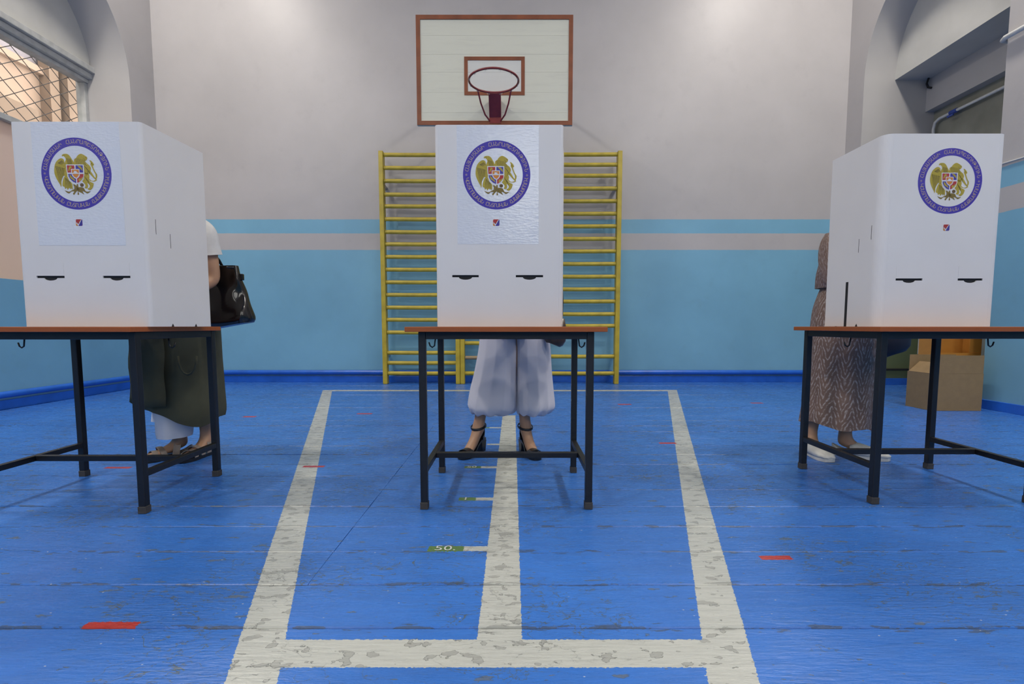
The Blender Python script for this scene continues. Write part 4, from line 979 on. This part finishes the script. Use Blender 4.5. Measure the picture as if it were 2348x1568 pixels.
for s, el in ((-1, Vector((1.742, 2.70, .99))), (1, Vector((2.10, 2.70, 1.02)))):
    sh = Vector((X + s * .155, Y - .165, 1.225)); R = []
    rg = [(-.15, .045), (.05, .066), (.3, .074), (.6, .070), (.85, .056), (1.02, .040), (1.10, .012)]
    b = MB(); st = [(sh + (el - sh) * u, r) for u, r in rg]
    rings = resample([(p.x, p.y, p.z, r, r) for p, r in st], 18)
    b.loft(rings, 32, folds(9, .03, 5, .04, .8, .3), cap=False, uvs=True).build('sleeve', M_dress, p3, smooth=True)

# ------------------------------------------------------------------ bags
t = thing('handbag', (-1.63, 2.745, .77), 'glossy black patent handbag hanging beside the left booth', 'handbag')
def bag_body(cx, y, z0, z1, w0, w1, d0, d1, tilt, m, name, parent, crease=.012):
    b = MB(); n, k_ = 22, 40; vs = []
    for i in range(n):
        u = i / (n - 1); z = z0 + (z1 - z0) * u; w = w0 + (w1 - w0) * u; d = d0 + (d1 - d0) * u
        rr = 1.0 if .06 < u else .90 + 1.6 * u
        for q in range(k_):
            a = 2 * PI * q / k_; c, s = math.cos(a), math.sin(a)
            px = math.copysign(abs(c) ** .35, c) * w * rr; py = math.copysign(abs(s) ** .55, s) * d * rr
            py += crease * math.sin(px * 38 + u * 5 + 1.0) * math.sin(PI * u) * (1 if s < 0 else .6) + .5 * crease * math.sin(px * 60 - u * 11)
            vs.append((cx + px + tilt * (z - z1), y + py, z + .17 * px * (1 - u) + .02 * math.sin(px * 14) * u * .5))
    b.add(vs, [(i * k_ + q, i * k_ + (q + 1) % k_, (i + 1) * k_ + (q + 1) % k_, (i + 1) * k_ + q) for i in range(n - 1) for q in range(k_)] + [tuple(range(k_)), tuple((n - 1) * k_ + q for q in reversed(range(k_)))])
    return b.build(name, m, parent, smooth=True, auto=60)
bag_body(-1.632, 2.745, .757, 1.080, .155, .115, .050, .026, -.14, M_patent, 'bag_body', t, .010)
for dy in (-.022, .022):
    MB().tube([(-1.600, 2.745 + dy, 1.065), (-1.622, 2.735 + dy, 1.12), (-1.645, 2.72 + dy * .6, 1.165), (-1.675, 2.705, 1.185), (-1.712, 2.71 - dy * .2, 1.165), (-1.722, 2.735 + dy, 1.11), (-1.720, 2.745 + dy, 1.065)], .0085, 8, ell=(1.0, .55)).build('handle', M_patent, t, smooth=True)
MB().box(-1.507, -1.484, 2.735, 2.755, 1.01, 1.045).build('strap_tab', M_patent, t, bevel=.004)
MB().tube([(-1.73, 2.725, 1.083), (-1.645, 2.722, 1.087), (-1.525, 2.725, 1.077)], .006, 8).build('top_edge', M_patent, t, smooth=True)

t = thing('handbag', (2.13, 2.78, .59), 'dark navy bag hanging beside the right booth, only its rounded base showing', 'handbag')
b = MB(); b.loft([(2.10, 2.80, .585, .07, .04), (2.11, 2.80, .597, .12, .06), (2.11, 2.80, .63, .140, .07), (2.11, 2.80, .72, .142, .07), (2.11, 2.80, .82, .125, .05), (2.11, 2.80, .86, .11, .025)], 32, zf=lambda th, t: .035 * math.cos(th) * (1 - t)).build('bag_body', M_navybag, t, smooth=True)
for dy in (-.02, .02): MB().tube([(2.05, 2.80 + dy, .84), (2.06, 2.77 + dy, .95), (2.10, 2.74, 1.03), (2.15, 2.74, 1.03), (2.17, 2.77 + dy, .95), (2.17, 2.80 + dy, .84)], .008, 8).build('handle', M_navybag, t, smooth=True)
t = thing('handbag', (.24, 2.80, .66), 'small brown leather bag beside the white trousers of the person in the middle', 'handbag')
MB().loft([(.235, 2.78, .652, .03, .02), (.235, 2.78, .658, .045, .032), (.237, 2.78, .68, .058, .04), (.24, 2.78, .73, .062, .04), (.24, 2.78, .80, .05, .022)], 28, mod=lambda th, t: 1 + .05 * math.sin(6 * th + 4 * t), zf=lambda th, t: -.012 * math.cos(th) * (1 - t)).build('bag_body', M_brownbag, t, smooth=True)
MB().tube([(.20, 2.78, .79), (.205, 2.75, .90), (.235, 2.72, 1.0), (.265, 2.72, 1.02), (.275, 2.75, .90), (.275, 2.78, .79)], .006, 8).build('handle', M_brownbag, t, smooth=True)
